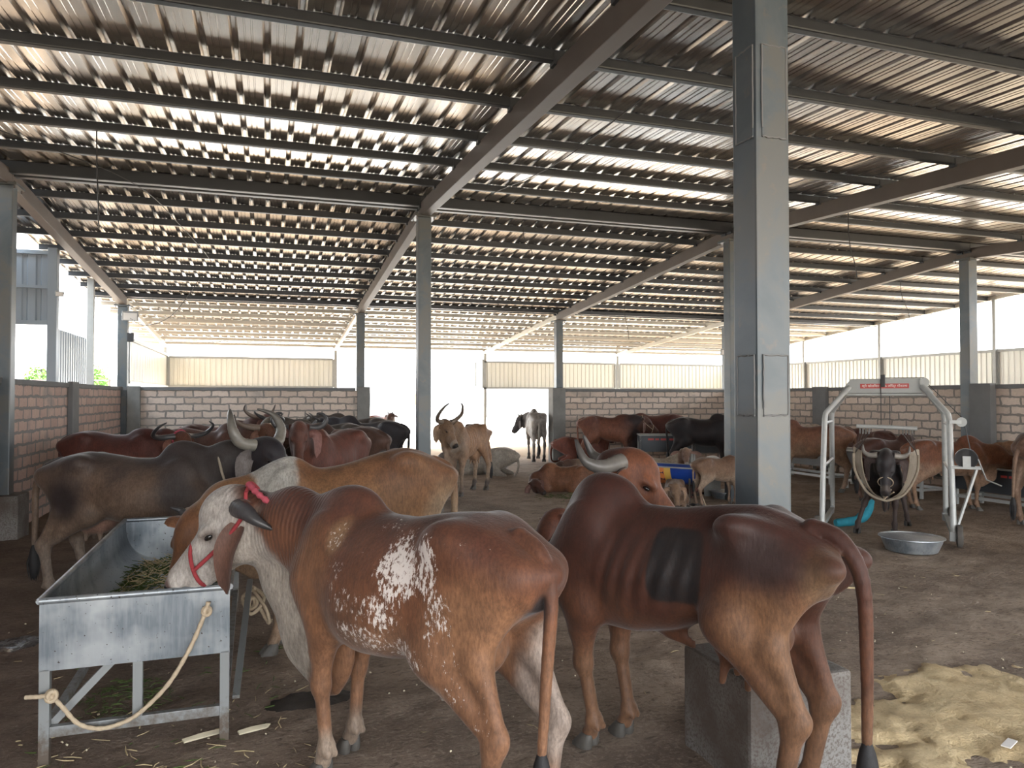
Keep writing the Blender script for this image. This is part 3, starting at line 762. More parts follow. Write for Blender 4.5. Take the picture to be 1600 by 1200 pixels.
    # brisket and dewlap
    F.ell((.56, 0, .74+dz), (.13, .10, .12), .09)
    if dewlap:
        a = thr+np.array((-.04*hs, 0, -.04)); b = md-np.array((.0, 0, .16+dsag)); c = np.array((.60, 0, .60+dz if not lie else .62+dz))
        rn = .11*dewlap
        fp = [a, a*.5+b*.5+np.array((0,0,-.02-dsag*.4)), b-np.array((0,0,.05*dewlap)), (b+c)/2-np.array((-.02,0,.08*dewlap)), c-np.array((0,0,.06*dewlap)), np.array((.50, 0, .55+dz))]
        F.chain(fp, [.05, rn*.6, rn, rn*1.1, rn*1.05, .07], .05, (yax, .30))
    # skull
    S = hs
    F.ell(H(.07, 0, -.045), (.15*S, .098*S, .115*S), .05, (Hf, Hl, Hu))
    F.ell(H(.10, 0, .005+.015*bulge), (.14*S, .085*S, (.085+.025*bulge)*S), .05, (Hf, Hl, Hu))
    fl = (tuple(Hl), .80)
    F.seg(H(.16, 0, -.055), H(.41, 0, -.095), .092*S, .060*S, .05, fl)
    F.seg(H(.20, 0, -.02+.01*bulge), H(.43, 0, -.065), .055*S, .038*S, .04)
    F.seg(H(.08, 0, -.13), H(.40, 0, -.150), .060*S, .034*S, .05, fl)
    F.ell(H(.455, 0, -.095), (.052*S, .058*S, .052*S), .035, (Hf, Hl, Hu))
    F.ell(H(.425, 0, -.150), (.050*S, .040*S, .028*S), .02, (Hf, Hl, Hu))
    for sy in (-1, 1):
        F.ell(H(.12, sy*.055, -.11), (.09*S, .035*S, .085*S), .05, (Hf, Hl, Hu))
        F.ell(H(.19, sy*.074, .012), (.055*S, .026*S, .022*S), .03, (Hf, Hl, Hu))
        F.ell(H(.21, sy*.092, -.022), (.030*S, .02*S, .016*S), .015, (Hf, Hl, Hu), carve=True)
        F.ell(H(.475, sy*.030, -.078), (.030*S, .017*S, .020*S), .012, (Hf, Hl, Hu))
        if h < .012: F.ell(H(.500, sy*.030, -.078), (.020*S, .009*S, .011*S), .008, (Hf, Hl, Hu), carve=True)
        F.seg(H(.01, sy*.06, -.01), H(.00, sy*.108, -.0), .038*S, .036*S, .03)
    if h < .012:
        F.seg(H(.395, -.06, -.132), H(.505, 0, -.128), .008*S, .006*S, .012, carve=True); F.seg(H(.395, .06, -.132), H(.505, 0, -.128), .008*S, .006*S, .012, carve=True)
    # legs
    fo = dict(fl=(.50, .125), fr=(.50, -.125), hl=(-.50, .13), hr=(-.50, -.13))
    if feet: fo.update(feet)
    hooves = []
    if not lie:
        L = legz
        for key, sy in (('fl', 1), ('fr', -1)):
            fx, fy = fo[key]; ddx = fx-.50; yy = lambda t: sy*.145+(fy-sy*.145)*t
            F.ell((.43, sy*.135, .98+dz), (.12, .055, .20), .08)
            sh = (.55, sy*.13, .86+dz); el = (.44+ddx*.1, yy(.05), .72+dz*.8); kn = (.485+ddx*.58, yy(.55), .415); ft = (.470+ddx*.97, yy(.95), .135); pa = (.498+ddx, fy, .07)
            F.seg(sh, el, .105, .090, .08, ((0,1,0), .75)); F.seg(el, kn, .078, .044, .05, ((0,1,0), .82)); F.seg((el[0]-.02, el[1], el[2]-.05), (kn[0]*.6+el[0]*.4, (kn[1]+el[1])/2, (kn[2]+el[2])/2+.02), .07, .052, .05, ((0,1,0), .8))
            F.ell((kn[0]+.004, kn[1], kn[2]), (.042, .042, .055), .03); F.seg(kn, ft, .033, .030, .025); F.ell((ft[0], ft[1], ft[2]), (.037, .040, .040), .025); F.seg(ft, pa, .033, .038, .02)
            for q in (-1, 1): F.ell((ft[0]-.036, ft[1]+q*.02, ft[2]-.02), (.014, .013, .018), .012)
            hooves.append(((.505+ddx, fy, 0), (1, sy*.12)))
        for key, sy in (('hl', 1), ('hr', -1)):
            fx, fy = fo[key]; ddx = fx+.50; yy = lambda t: sy*.145+(fy-sy*.145)*t
            hp = (-.40, sy*.11, 1.02+dz); st = (-.27+ddx*.15-.03*e, sy*.165, .71+.07*e+dz*.6); hk_ = (-.585+ddx*.78, yy(.6), .445); ft = (-.535+ddx*.97, yy(.95), .14); pa = (-.505+ddx, fy, .07)
            F.seg(hp, st, .165-.04*e, .105-.022*e, .09, ((0,1,0), .56)); F.seg((-.54, sy*.10, 1.0+dz+rumpz*.5), (-.47+ddx*.4, sy*.14, .72+dz*.5), .085-.018*e, .060-.01*e, .09, ((0,1,0), .8))
            F.seg(st, (hk_[0]+.02, hk_[1], hk_[2]+.02), .092-.012*e, .042, .07, ((0,1,0), .75)); F.seg((-.50+ddx*.4, sy*.14, .72+dz*.5), (hk_[0]-.03, hk_[1], hk_[2]+.03), .045, .022, .05)
            F.ell((hk_[0]-.022, hk_[1], hk_[2]+.01), (.040, .033, .050), .03); F.ell((hk_[0]+.008, hk_[1], hk_[2]-.02), (.038, .036, .05), .03)
            F.seg(hk_, ft, .039, .033, .03); F.ell(ft, (.038, .040, .040), .025); F.seg(ft, pa, .033, .038, .02)
            for q in (-1, 1): F.ell((ft[0]-.036, ft[1]+q*.02, ft[2]-.02), (.014, .013, .018), .012)
            hooves.append(((-.498+ddx, fy, 0), (1, sy*.15)))
        ud = np.array((-.28, 0, .66+dz))
        if udder:
            u = udder if udder is not True else 1.0
            F.ell(ud+np.array((0, 0, -.0)), (.13*u, .095*u, .11*u), .06); F.ell((-.36, 0, .72+dz), (.12, .09, .10), .06)
            for q in (-1, 1):
                for r_ in (0, 1): F.seg(ud+np.array((-.05+.10*r_, q*.05, -.07)), ud+np.array((-.05+.11*r_, q*.06, -.07-.085*u)), .022, .014, .02)
            F.seg((.05, 0, .63+dz), (-.05, 0, .60+dz), .03, .02, .06, ((0,1,0), .4))
    else:
        ud = None
        for key, sy in (('fl', 1), ('fr', -1)):
            F.ell((.42, sy*.15, .98+dz), (.13, .06, .20), .08)
            kn = (.72, sy*.17, .07); el = (.42, sy*.18, .17); ft = (.50, sy*.20, .045)
            F.seg((.52, sy*.14, .32), el, .10, .085, .07); F.seg(el, kn, .072, .050, .05); F.seg(kn, ft, .040, .034, .03); F.seg(ft, (.42, sy*.20, .045), .034, .036, .02)
            hooves.append(((.38, sy*.20, .015), (-1, 0)))
        for key, sy in (('hl', 1), ('hr', -1)):
            side = sy
            st = (-.12, sy*.26, .22); hk_ = (-.46, sy*.30, .10); ft = (-.14, sy*.33, .045)
            F.seg((-.40, sy*.13, .48), st, .17, .12, .09, ((0,1,0), .7)); F.seg(st, hk_, .095, .05, .06); F.seg(hk_, ft, .040, .034, .03); F.seg(ft, (-.06, sy*.33, .045), .034, .036, .02)
            hooves.append(((-.01, sy*.33, .012), (1, 0)))
    # tail
    if tailpts is None:
        if lie: tailpts = [(-.60, 0, 1.14+dz), (-.70, .04, .95+dz), (-.72, .12, .25), (-.66, .30, .05), (-.50, .40, .04)]
        else:   tailpts = [(-.56, 0, 1.16+dz+rumpz*.6), (-.675, 0, 1.10+dz+rumpz*.6), (-.71, .01, .95+dz), (-.70, .02, .70), (-.69, .02, .46)]
    tp = spline(tailpts, 5); m_ = len(tp); rr = max(.018, 1.25*F.h)
    F.chain([tuple(p) for p in tp], [max(rr, .042-.024*(i/(m_-1))**.7) for i in range(m_)], .004)
    V, Q = F.mesh()
    if lie: V[:, 2] = np.maximum(V[:, 2], .002)
    pp = dict(ztop=1.28+dz if not lie else .8, xn=.5, head=dict(p=PO, f=Hf, u=Hu, l=Hl, s=hs), ud=ud)
    C = coat_fn(V, coat, pp)
    sk = speck(V) if speck else np.zeros(len(V)); wk = np.zeros(len(V))
    if wrinkle: wk = wrinkle*sstep(.42, .60, V[:, 0])*sstep(.12, .0, (V-PO)@Hf)*sstep(.55, .75, V[:, 2])
    mesh_obj('body', V, Q, M['hide'], t, dict(coat=C, speck=sk, wrinkle=wk))
    base = coat.get('base', (.2, .08, .04)); ec = earcol or coat.get('head', base)
    for sy in (-1, 1):
        eo = MB().lathe([(.0001, -.019), (.012, -.015), (.018, -.007), (.0195, 0), (.018, .007), (.012, .015), (.0001, .019)], n=14).build('eye', M['eye'], t, sm=80, loc=H(.205, sy*.0735, -.017)); eo.scale = (hs*1.15, hs*.80, hs*.68); eo.rotation_euler = Matrix((Hf, Hl, Hu)).transposed().to_euler()
        if h < .017: MB().lathe([(.0001, -.010), (.009, -.006), (.0115, 0), (.009, .006), (.0001, .010)], n=12).build('nostril', M['eye'], t, sm=80, loc=H(.498, sy*.031, -.080)).scale = (hs*.8, hs*.9, hs*.9)
    if earkw is None:
        for sy in (-1, 1):
            b = Vector(H(.03, sy*.105, -.035)); out = Vector(tuple(Hl))*sy; q = earlen*hs
            if ears == 'droop': md_ = b+out*.075*q+Vector((0, 0, -.06*q)); tp_ = b+out*.085*q+Vector((0, 0, -.30*q)); wd = .062*q; sd = Vector(tuple(Hf))*.7+out*.5
            elif ears == 'side': md_ = b+out*.13*q+Vector((0, 0, -.00)); tp_ = b+out*.24*q+Vector((0, 0, -.07*q)); wd = .05*q; sd = Vector(tuple(Hf))
            else: md_ = b+out*.09*q+Vector((0,0,-.02*q))-Vector(tuple(Hf))*.03; tp_ = b+out*.15*q+Vector((0, 0, -.10*q))-Vector(tuple(Hf))*.05; wd = .042*q; sd = Vector(tuple(Hf))
            ear(t, b-out*.02, md_, tp_, wd, sd, ec)
    else:
        for k in earkw: ear(t, *k)
    if horns:
        for hp in ([horns] if not isinstance(horns[0][0], (tuple, list)) else horns):
            two = len(horns) == 1 or not isinstance(horns[0][0], (tuple, list))
            for sy in ((-1, 1) if two else (1,)):
                horn(t, [H(x, y*sy, z) for x, y, z in hp], hr*hs, hcol)
    if parts:
        for p, d in hooves: hoof(t, p, d, 1.0, 'hoofd' if coat.get('darkhoof') else 'hoof')
        if tuft_end:
            a = tp[-1]; d_ = (tp[-1]-tp[-2]).normalized()
            tuft(t, a, a+(Vector((0, 0, -.30)) if not lie else d_*.25), .040)
    t['frame'] = 0; del t['frame']
    return t, H
def ring(H, x, ry, rz, cz, slant=0.0, n=20, a0=0, a1=360):
    return [H(x+slant*math.sin(R(a)), ry*math.cos(R(a)), cz+rz*math.sin(R(a))) for a in np.linspace(a0, a1, n)]
def halter(t, H, m='rope_red', r=.0075, knots=True):
    mb = MB()
    mb.tube(ring(H, .335, .080, .092, -.083, -.03), r, 8, cap=False)
    for sy in (-1, 1): mb.tube(spline([H(.335, sy*.079, -.095), H(.18, sy*.094, -.075), H(.02, sy*.110, -.03), H(-.035, sy*.075, .045)], 6), r, 8)
    mb.tube(spline([H(-.035, .075, .045), H(-.05, 0, .075), H(-.035, -.075, .045)], 5), r, 8)
    return mb.build('halter', M[m], t, sm=80)
def neck_rope(t, c, f, ry, rz, m='rope_dark', r=.008, n=28, name='neck_rope', sag=0):
    f, l, u = rotm(f, (0, 0, 1)); c = np.array(c)
    pts = [tuple(c+l*ry*math.cos(a)+u*(rz*math.sin(a)-(sag if math.sin(a) < 0 else 0)*abs(math.sin(a)))) for a in np.linspace(0, 2*math.pi, n)]
    return MB().tube(pts, r, 8, cap=False).build(name, M[m], t, sm=80)
# ================================================================ the animals
def coatA(V):
    x, y, z = V[:,0], V[:,1], V[:,2]; s = np.zeros(len(V))
    for c, r, a in (((-.13, .2, 1.02), (.17, .3, .20), 1.15), ((-.29, .2, 1.06), (.10, .3, .17), 1.15), ((-.06, .2, .86), (.22, .3, .14), .85), ((.12, .2, .88), (.16, .3, .10), .85), ((.05, .2, .74), (.26, .3, .09), .95), ((-.16, .2, .70), (.16, .3, .10), 1.0),
                    ((.22, .2, .95), (.12, .3, .12), .75), ((.31, .2, 1.10), (.09, .3, .10), .75), ((.05, .2, 1.18), (.22, .3, .07), .62), ((-.34, .2, .88), (.10, .3, .20), .9), ((-.40, .2, .66), (.08, .3, .22), .75), ((-.5, .2, .55), (.12, .2, .3), .5), ((.62, 0, .95), (.2, .3, .22), .7), ((-.40, .1, 1.15), (.22, .3, .10), .62), ((0, .2, .95), (.5, .4, .35), .42)):
        d = np.sqrt((((V-np.array(c))/np.array(r))**2).sum(1)); s = np.maximum(s, a*sstep(1.25, .35, d))
    return s*sstep(1.25, 1.19, z)
def earsA():
    Hf, Hl, Hu = rotm((.577, .456, -.53), (0, 0, 1)); PO = np.array((1.05, .12, 1.165))
    H0 = lambda x, y, z: Vector(tuple(PO+(Hf*x+Hl*y+Hu*z)*1.14))
    b = H0(.055, .10, -.05); b2 = H0(.03, -.10, -.04)
    return [(b, b+Vector((.015, .05, -.13)), b+Vector((.03, .045, -.33)), .066, (-.45, .85, .1), (.095, .038, .022), (.14, .07, .05), .5), (b2, b2+Vector((0, -.08, -.1)), b2+Vector((0, -.08, -.32)), .06, (.7, -.5, 0), (.17, .075, .045))]
EA = earsA()
A, H = cattle('cow', 'speckled red-brown and white cow with white head and red halter, eating at the galvanised trough', 'cow', -.41, 3.16, 141.5, 1.0, .0095,
    coat=dict(base=(.205, .085, .042), back=(.085, .031, .022), legs=(.30, .15, .08), feet=(.36, .27, .20), head=(.50, .46, .42), belly=(.26, .13, .07),
        patch=[((.46, .2, .86), (.15, .2, .24), (.27, .125, .062), .5, .4), ((-.50, .2, .82), (.20, .25, .20), (.31, .155, .08), .5, .4), ((.02, .2, .66), (.26, .2, .10), (.27, .15, .09), .5, .4), ((1.05, .05, .92), (.26, .25, .26), (.50, .44, .38), .15, .5), ((.80, .05, .62), (.24, .2, .30), (.52, .46, .39), .12, .4), ((.30, .2, 1.10), (.05, .2, .07), (.30, .17, .09), .4, .3), ((-.25, .1, .56), (.14, .12, .14), (.50, .42, .36), .3, .3), ((-.6, -.13, .55), (.14, .1, .28), (.45, .36, .30), .3, .4), ((-.67, .03, .93), (.06, .05, .10), (.04, .03, .03), .4, .3)],
        muzzle=(.16, .10, .085), seed=3),
    poll=(1.05, .12, 1.17), nose=(.577, .456, -.53), bulge=1.3, hs=1.14, thin=.12, fat=1.06, hump=.72, dewlap=1.6, dsag=.10, speck=coatA, wrinkle=1.0, horns=[(.02, .10, .01), (-.02, .16, -.03), (-.05, .195, -.09), (-.08, .19, -.155)], hr=.040, hcol=HORN_DARK,
    earkw=EA, feet=dict(fl=(.47, .12), fr=(.56, -.11), hl=(-.46, .14), hr=(-.56, -.13)),
    tailpts=[(-.56, 0, 1.17), (-.665, .01, 1.12), (-.72, .02, .98), (-.715, .04, .70), (-.70, .05, .42)])
halter(A, H, 'rope_red', .010)
MB().tube(spline([H(-.05, .03, .075), H(-.075, .085, .03), H(-.10, .115, -.03), H(-.125, .12, -.10)], 7), [.014+.004*math.sin(i*1.9) for i in range(20)]+[.012, .006], 10).build('braided_cord', M['rope_pink'], A, sm=80)
B, H = cattle('cow', 'thin dark red-brown cow with a square black patch on its flank and head turned back', 'cow', .763, 3.34, 135, 1.06, .0095, sz=.955,
    coat=dict(base=(.075, .026, .016), back=(.055, .018, .013), belly=(.135, .054, .028), legs=(.22, .115, .062), head=(.22, .075, .034), darkhoof=False,
        patch=[((-.47, .2, .80), (.20, .22, .17), (.21, .105, .052), .5, .4), ((-.07, .26, .975), (.115, .18, .155), (.012, .011, .012), .05, .12, 7), ((-.64, .1, 1.0), (.08, .1, .10), (.21, .125, .07), .5, .3), ((-.60, .15, .62), (.16, .1, .25), (.22, .115, .06), .5, .3), ((-.45, .2, 1.06), (.14, .1, .12), (.04, .022, .02), .6, .5)],
        muzzle=(.03, .02, .02), seed=8),
    poll=(.68, -.465, 1.33), nose=(-.636, -.424, -.62), up=(0, 0, 1), bulge=1.0, hs=1.0, thin=1.0, fat=.92, hump=.88, dewlap=.3, horns=[(.02, .09, .02), (-.04, .17, -.06), (-.13, .22, -.085), (-.24, .20, -.03)], hr=.046, neckmid=(.58, -.27, 1.06),
    ears='droop', feet=dict(fl=(.46, .05), fr=(.42, -.16), hl=(-.44, .10), hr=(-.44, -.14)), ribs=.006, hooks=1.12,
    tailpts=[(-.56, 0, 1.17), (-.66, .0, 1.14), (-.735, .0, 1.0), (-.745, -.01, .70), (-.74, -.02, .40)])
C_, H = cattle('cow', 'red-brown cow lying behind the thin dark cow, only its lowered head showing', 'cow', 1.25, 6.0, 188, .95, .018, pose='lie',
    coat=dict(base=(.15, .05, .028), head=(.15, .052, .03)), poll=(.98, .10, .82), nose=(.55, .25, -.75), horns=None, hump=1.0)
E_, H = cattle('cow', 'dark grey-brown cow with great curved horns standing behind the trough', 'cow', -3.30, 6.45, 2, 1.09, .013, sz=.91,
    coat=dict(base=(.150, .098, .066), back=(.032, .028, .030), belly=(.20, .140, .10), legs=(.25, .20, .16), neck=(.050, .043, .040), head=(.022, .022, .027), patch=[((-.42, -.2, .86), (.16, .2, .18), (.03, .024, .024), .6, .5), ((.42, -.1, .92), (.15, .3, .25), (.055, .045, .042), .5, .4)], udder=(.42, .24, .18), seed=4),
    poll=(1.02, -.02, 1.30), nose=(.78, -.40, -.62), hs=1.05, bulge=.8, thin=.25, fat=1.1, hump=1.1, dewlap=.8, horns=[(.02, .10, .02), (-.03, .20, .02), (-.11, .25, .09), (-.22, .22, .15), (-.32, .14, .14)], hr=.050, hcol=((.26, .24, .20), (.07, .065, .06)),
    ears='droop', earcol=(.14, .12, .11), tailpts=[(-.56, 0, 1.16), (-.68, 0, 1.10), (-.74, -.02, .95), (-.74, -.03, .65), (-.745, -.03, .44)], udder=1.25, feet=dict(hr=(-.52, -.16), hl=(-.40, .14)))
neck_rope(E_, (.76, 0, 1.05), (.9, 0, .25), .145, .27, 'sling', .011)
F_, H = cattle('cow', 'tan cow with a broad white neck patch, standing across behind the speckled cow', 'cow', -1.13, 5.28, 203, 1.06, .013,
    coat=dict(base=(.30, .155, .070), back=(.215, .098, .048), belly=(.42, .27, .16), legs=(.36, .25, .17), head=(.27, .115, .050), patch=[((.50, -.1, 1.02), (.16, .4, .34), (.50, .47, .42), .1, .35), ((-.58, 0, .8), (.15, .3, .25), (.45, .33, .22), .5, .4)], seed=5),
    poll=(.95, -.02, .90), nose=(.42, .30, -.82), thin=.25, hump=0, rumpz=.045, frontz=.05, dewlap=.7, horns=[(.02, .09, .02), (.01, .13, .05), (.02, .145, .11)], hr=.026, hcol=HORN_DARK, neckmid=(.78, 0, .93), ears='side', sz=.98, feet=dict(fl=(.52, .11), fr=(.44, -.11)))
# ---- group by the left wall
G_, H = cattle('cow', 'dark red cow with ring horns and red braided head rope, nearest the left wall', 'cow', -5.55, 10.3, 4, 1.0, .02,
    coat=dict(base=(.14, .042, .030), back=(.09, .028, .022), head=(.17, .062, .036)), poll=(.92, -.05, 1.17), nose=(.55, -.35, -.70), hump=.5, thin=.1, fat=1.05, bulge=1.2,
    horns=[(.02, .10, .02), (-.02, .26, -.04), (-.01, .42, .03), (.0, .44, .20), (-.02, .34, .27)], hr=.042, hcol=HORN_DARK)
halter(G_, H, 'rope_pink', .014)
H_, H = cattle('cow', 'brown cow with thick backswept horns looking right over the grey cow', 'cow', -4.75, 11.4, 355, 1.0, .02,
    coat=dict(base=(.13, .055, .035), head=(.19, .085, .05)), poll=(.95, 0, 1.24), nose=(.78, -.30, -.55), hump=.9, bulge=1, horns=[(.02, .10, .02), (-.08, .24, -.02), (-.16, .42, .02), (-.18, .50, .14)], hr=.05, hcol=HORN_TAN)
I_, H = cattle('cow', 'dark red cow holding its head highest beside the back wall', 'cow', -5.25, 13.0, 358, 1.0, .02,
    coat=dict(base=(.11, .04, .028), head=(.15, .055, .038)), poll=(.95, 0, 1.36), nose=(.80, -.30, -.45), hump=.9, bulge=1, horns=[(.02, .10, .02), (-.10, .24, -.02), (-.20, .36, .04), (-.22, .38, .14)], hr=.04, hcol=HORN_TAN)
J_, H = cattle('cow', 'red cow with tightly curled horns and long ears facing the camera', 'cow', -2.28, 9.5, 253, 1.04, .016,
    coat=dict(base=(.150, .050, .034), head=(.135, .052, .036)), poll=(.84, .05, 1.31), nose=(.62, .37, -.60), up=(.3, .2, .9), hump=.5, bulge=.9, thin=.3, neckmid=(.70, .02, 1.08),
    horns=[(.02, .10, .01), (-.01, .17, -.02), (-.03, .25, -.01), (-.07, .29, .04), (-.12, .26, .08), (-.13, .20, .09), (-.09, .19, .10)], hr=.034, hcol=HORN_DARK, ears='droop', earcol=(.20, .085, .07))
neck_rope(J_, (.62, 0, 1.0), (.8, 0, .1), .14, .24, 'rope')
K_, H = cattle('cow', 'brown cow whose rump shows right behind the curl-horned red cow', 'cow', -2.50, 11.1, 160, 1.03, .02, coat=dict(base=(.115, .062, .045), back=(.09, .05, .04)), poll=(.95, 0, 1.2), horns=[(.02, .10, .02), (-.03, .2, .0), (-.02, .26, .1)], hump=.6)
L1, H = cattle('cow', 'grey-faced cow with wide dark horns at the back of the left group', 'cow', -3.1, 12.4, 200, 1.03, .02, coat=dict(base=(.10, .085, .072), head=(.19, .16, .125)), poll=(.85, .05, 1.30), nose=(.65, .3, -.6), horns=[(.02, .10, .02), (-.03, .26, -.02), (.0, .36, .1), (.03, .3, .2)], hr=.044, hcol=HORN_DARK, hump=.9)
L2, H = cattle('cow', 'black cow lying its neck over its neighbour at the back of the left group', 'cow', -2.60, 13.6, 170, 1.04, .02, coat=dict(base=(.035, .035, .042), head=(.03, .03, .035)), poll=(.92, 0, 1.22), horns=[(.02, .10, .02), (-.05, .22, .0), (-.03, .3, .12)], hcol=HORN_DARK, hump=1.0)
L3, H = cattle('cow', 'mottled grey cow standing against the pier left of the gateway', 'cow', -3.15, 15.2, 190, 1.05, .02, coat=dict(base=(.15, .125, .10), back=(.06, .05, .045), patch=[((-.5, .1, .9), (.2, .3, .25), (.30, .26, .21), .4, .6)]), poll=(.92, 0, 1.22), horns=[(.02, .10, .02), (-.05, .22, .0), (-.03, .3, .12)], hump=1.0)
# ---- middle and gateway
cattle('cow', 'small red cow standing in the sunlit rear gateway', 'cow', -4.30, 24.3, 318, .92, .022, coat=dict(base=(.24, .085, .045), head=(.07, .035, .028), neck=(.12, .06, .045)), poll=(.78, -.16, 1.28), nose=(.25, -.75, -.55), thin=.5, hump=.4, neckmid=(.62, -.04, 1.13), horns=[(.02, .08, .03), (.02, .10, .10), (.03, .08, .17)], hr=.028, hcol=HORN_DARK, ears='small')
N_, H = cattle('cow', 'thin tan cow with tall lyre-shaped horns facing the camera in mid shed', 'cow', -.80, 13.35, 246, 1.0, .015,
    coat=dict(base=(.40, .235, .14), back=(.31, .165, .09), legs=(.42, .31, .22), feet=(.10, .08, .07), neck=(.30, .215, .155), head=(.27, .17, .105), muzzle_ring=(.36, .29, .23), patch=[((-.25, -.2, 1.08), (.1, .15, .12), (.12, .09, .085), .5, .6)]),
    poll=(.72, -.06, 1.28), nose=(.26, .63, -.65), up=(0, 0, 1), thin=.95, fat=.95, hump=.7, dewlap=.9, neckmid=(.66, -.08, 1.1), horns=[(.02, .09, .03), (.0, .20, .06), (.0, .25, .20), (-.02, .20, .35), (-.03, .13, .43)], hr=.042, hcol=((.20, .15, .11), (.06, .045, .04)), ribs=.009,
    tailpts=[(-.56, 0, 1.17), (-.67, .02, 1.1), (-.72, .06, .9), (-.70, .12, .62), (-.68, .14, .5)])
neck_rope(N_, (.62, -.05, .98), (.6, 0, .3), .13, .2, 'rope_dark', .012)
cattle('cow', 'pale grey cow seen from behind, walking out beside the right gateway pier', 'cow', .66, 20.3, 96, 1.06, .02, coat=dict(base=(.34, .31, .28), back=(.17, .155, .15), head=(.08, .075, .08), neck=(.15, .14, .14), legs=(.32, .29, .26), feet=(.05, .045, .04)), poll=(.80, .27, 1.10), nose=(.25, .60, -.70), neckmid=(.72, .12, 1.05), thin=.5, horns=[(.02, .09, .02), (.0, .13, .07), (.0, .13, .13)], hr=.028, hcol=HORN_DARK, ears='droop')
cattle('cow', 'cream cow lying flat behind the lyre-horned cow', 'cow', -.52, 16.6, 165, .98, .022, pose='lie', coat=dict(base=(.42, .37, .31), back=(.36, .31, .26), head=(.24, .20, .17)), poll=(.95, .2, .55), nose=(.75, .3, -.5), thin=.3, z0=-.10)
cattle('cow', 'red cow lying beside the right gateway pier, head up to the right', 'cow', 1.72, 19.2, 2, .98, .02, pose='lie', coat=dict(base=(.20, .065, .045), head=(.25, .10, .065)), poll=(.88, -.05, .98), nose=(.70, -.35, -.62), thin=.4, horns=[(.02, .08, .03), (.0, .11, .08)], hr=.024)
cattle('cow', 'brown cow curled up asleep on the open floor left of centre column', 'cow', 1.02, 13.6, 170, .80, .018, pose='lie', coat=dict(base=(.26, .115, .06), head=(.10, .04, .028), neck=(.16, .065, .04)), poll=(.72, .42, .36), nose=(-.55, .75, -.25), up=(.2, .3, 1), thin=.3, neckmid=(.72, .15, .38), hump=.5, z0=-.10)
cattle('calf', 'small fawn calf resting behind the curled up brown cow', 'calf', 1.62, 15.6, 185, .62, .018, pose='lie', coat=dict(base=(.27, .19, .14), head=(.10, .05, .035), neck=(.12, .06, .04)), poll=(.95, .05, .62), nose=(.8, .2, -.5), hump=.3, z0=-.04, group='calves in the shed')
T_, H = cattle('cow', 'lean red-brown cow with a dark neck standing by the back wall trough', 'cow', 2.35, 18.4, 350, 1.02, .02, coat=dict(base=(.22, .085, .05), back=(.13, .045, .032), neck=(.035, .026, .028), head=(.13, .06, .045)), poll=(.86, -.05, 1.17), nose=(.80, .10, -.50), thin=.6, hump=.4, horns=None)
halter(T_, H, 'rope', .006)
cattle('cow', 'heavy dark red cow standing behind the back wall trough', 'cow', 3.72, 18.9, 182, 1.05, .022, coat=dict(base=(.12, .036, .028)), poll=(.95, 0, 1.0), nose=(.6, 0, -.8), fat=1.15, thin=0, hump=0, horns=None)
cattle('bull', 'glossy black bull standing in front of the back wall, tail to the left', 'bull', 4.25, 16.8, 346, 1.02, .02, coat=dict(base=(.012, .012, .015), head=(.012, .012, .014), darkhoof=True), poll=(.92, -.05, 1.22), nose=(.55, -.45, -.7), fat=1.12, thin=0, hump=1.0, udder=False, horns=[(.02, .10, .02), (-.02, .2, .04), (.02, .26, .12)], hr=.036, hcol=((.4, .36, .3), (.2, .18, .15)))
W_, H = cattle('calf', 'pale cream calf lying behind the blue barrel, long ears spread', 'calf', 2.95, 14.9, 4, .72, .014, pose='lie', coat=dict(base=(.42, .35, .27), head=(.32, .20, .15), muzzle_ring=(.6, .55, .5)), poll=(.72, -.18, .92), nose=(-.16, -.68, -.60), up=(-.1, -.4, .8), neckmid=(.62, -.06, .72), hump=.3, ears='side', earcol=(.30, .18, .14), hs=1.15, earlen=1.1, group='calves in the shed')
neck_rope(W_, (.68, -.1, .78), (.5, -.3, .6), .09, .10, 'rope_dark', .01)
X_, H = cattle('calf', 'fawn calf standing with its rump to the blue barrel', 'calf', 3.24, 11.75, 20, .62, .012, coat=dict(base=(.29, .175, .11), back=(.20, .11, .07), belly=(.45, .34, .25), legs=(.32, .21, .15)), poll=(.93, -.05, 1.05), nose=(.7, -.2, -.7), hump=.25, thin=.5, udder=False, dewlap=.4, hs=.95, horns=None, tailpts=[(-.56, 0, 1.13), (-.64, .0, 1.05), (-.68, .02, .9), (-.67, .03, .66)], group='calves in the shed')
Y_, H = cattle('calf', 'fawn calf lying under the near end of the blue barrel, face to the camera', 'calf', 2.52, 11.45, 258, .60, .012, pose='lie', coat=dict(base=(.20, .125, .08), head=(.26, .16, .10)), poll=(.80, 0, .68), nose=(.55, .10, -.75), hump=.2, ears='droop', hs=1.15, group='calves in the shed')
cattle('calf', 'dark red calf lying in the shade beneath the blue barrel', 'calf', 3.05, 12.9, 250, .58, .016, pose='lie', coat=dict(base=(.12, .045, .035), head=(.20, .07, .055)), poll=(.78, .15, .60), nose=(.6, .3, -.6), hump=.2, ears='droop', hs=1.1, group='calves in the shed')
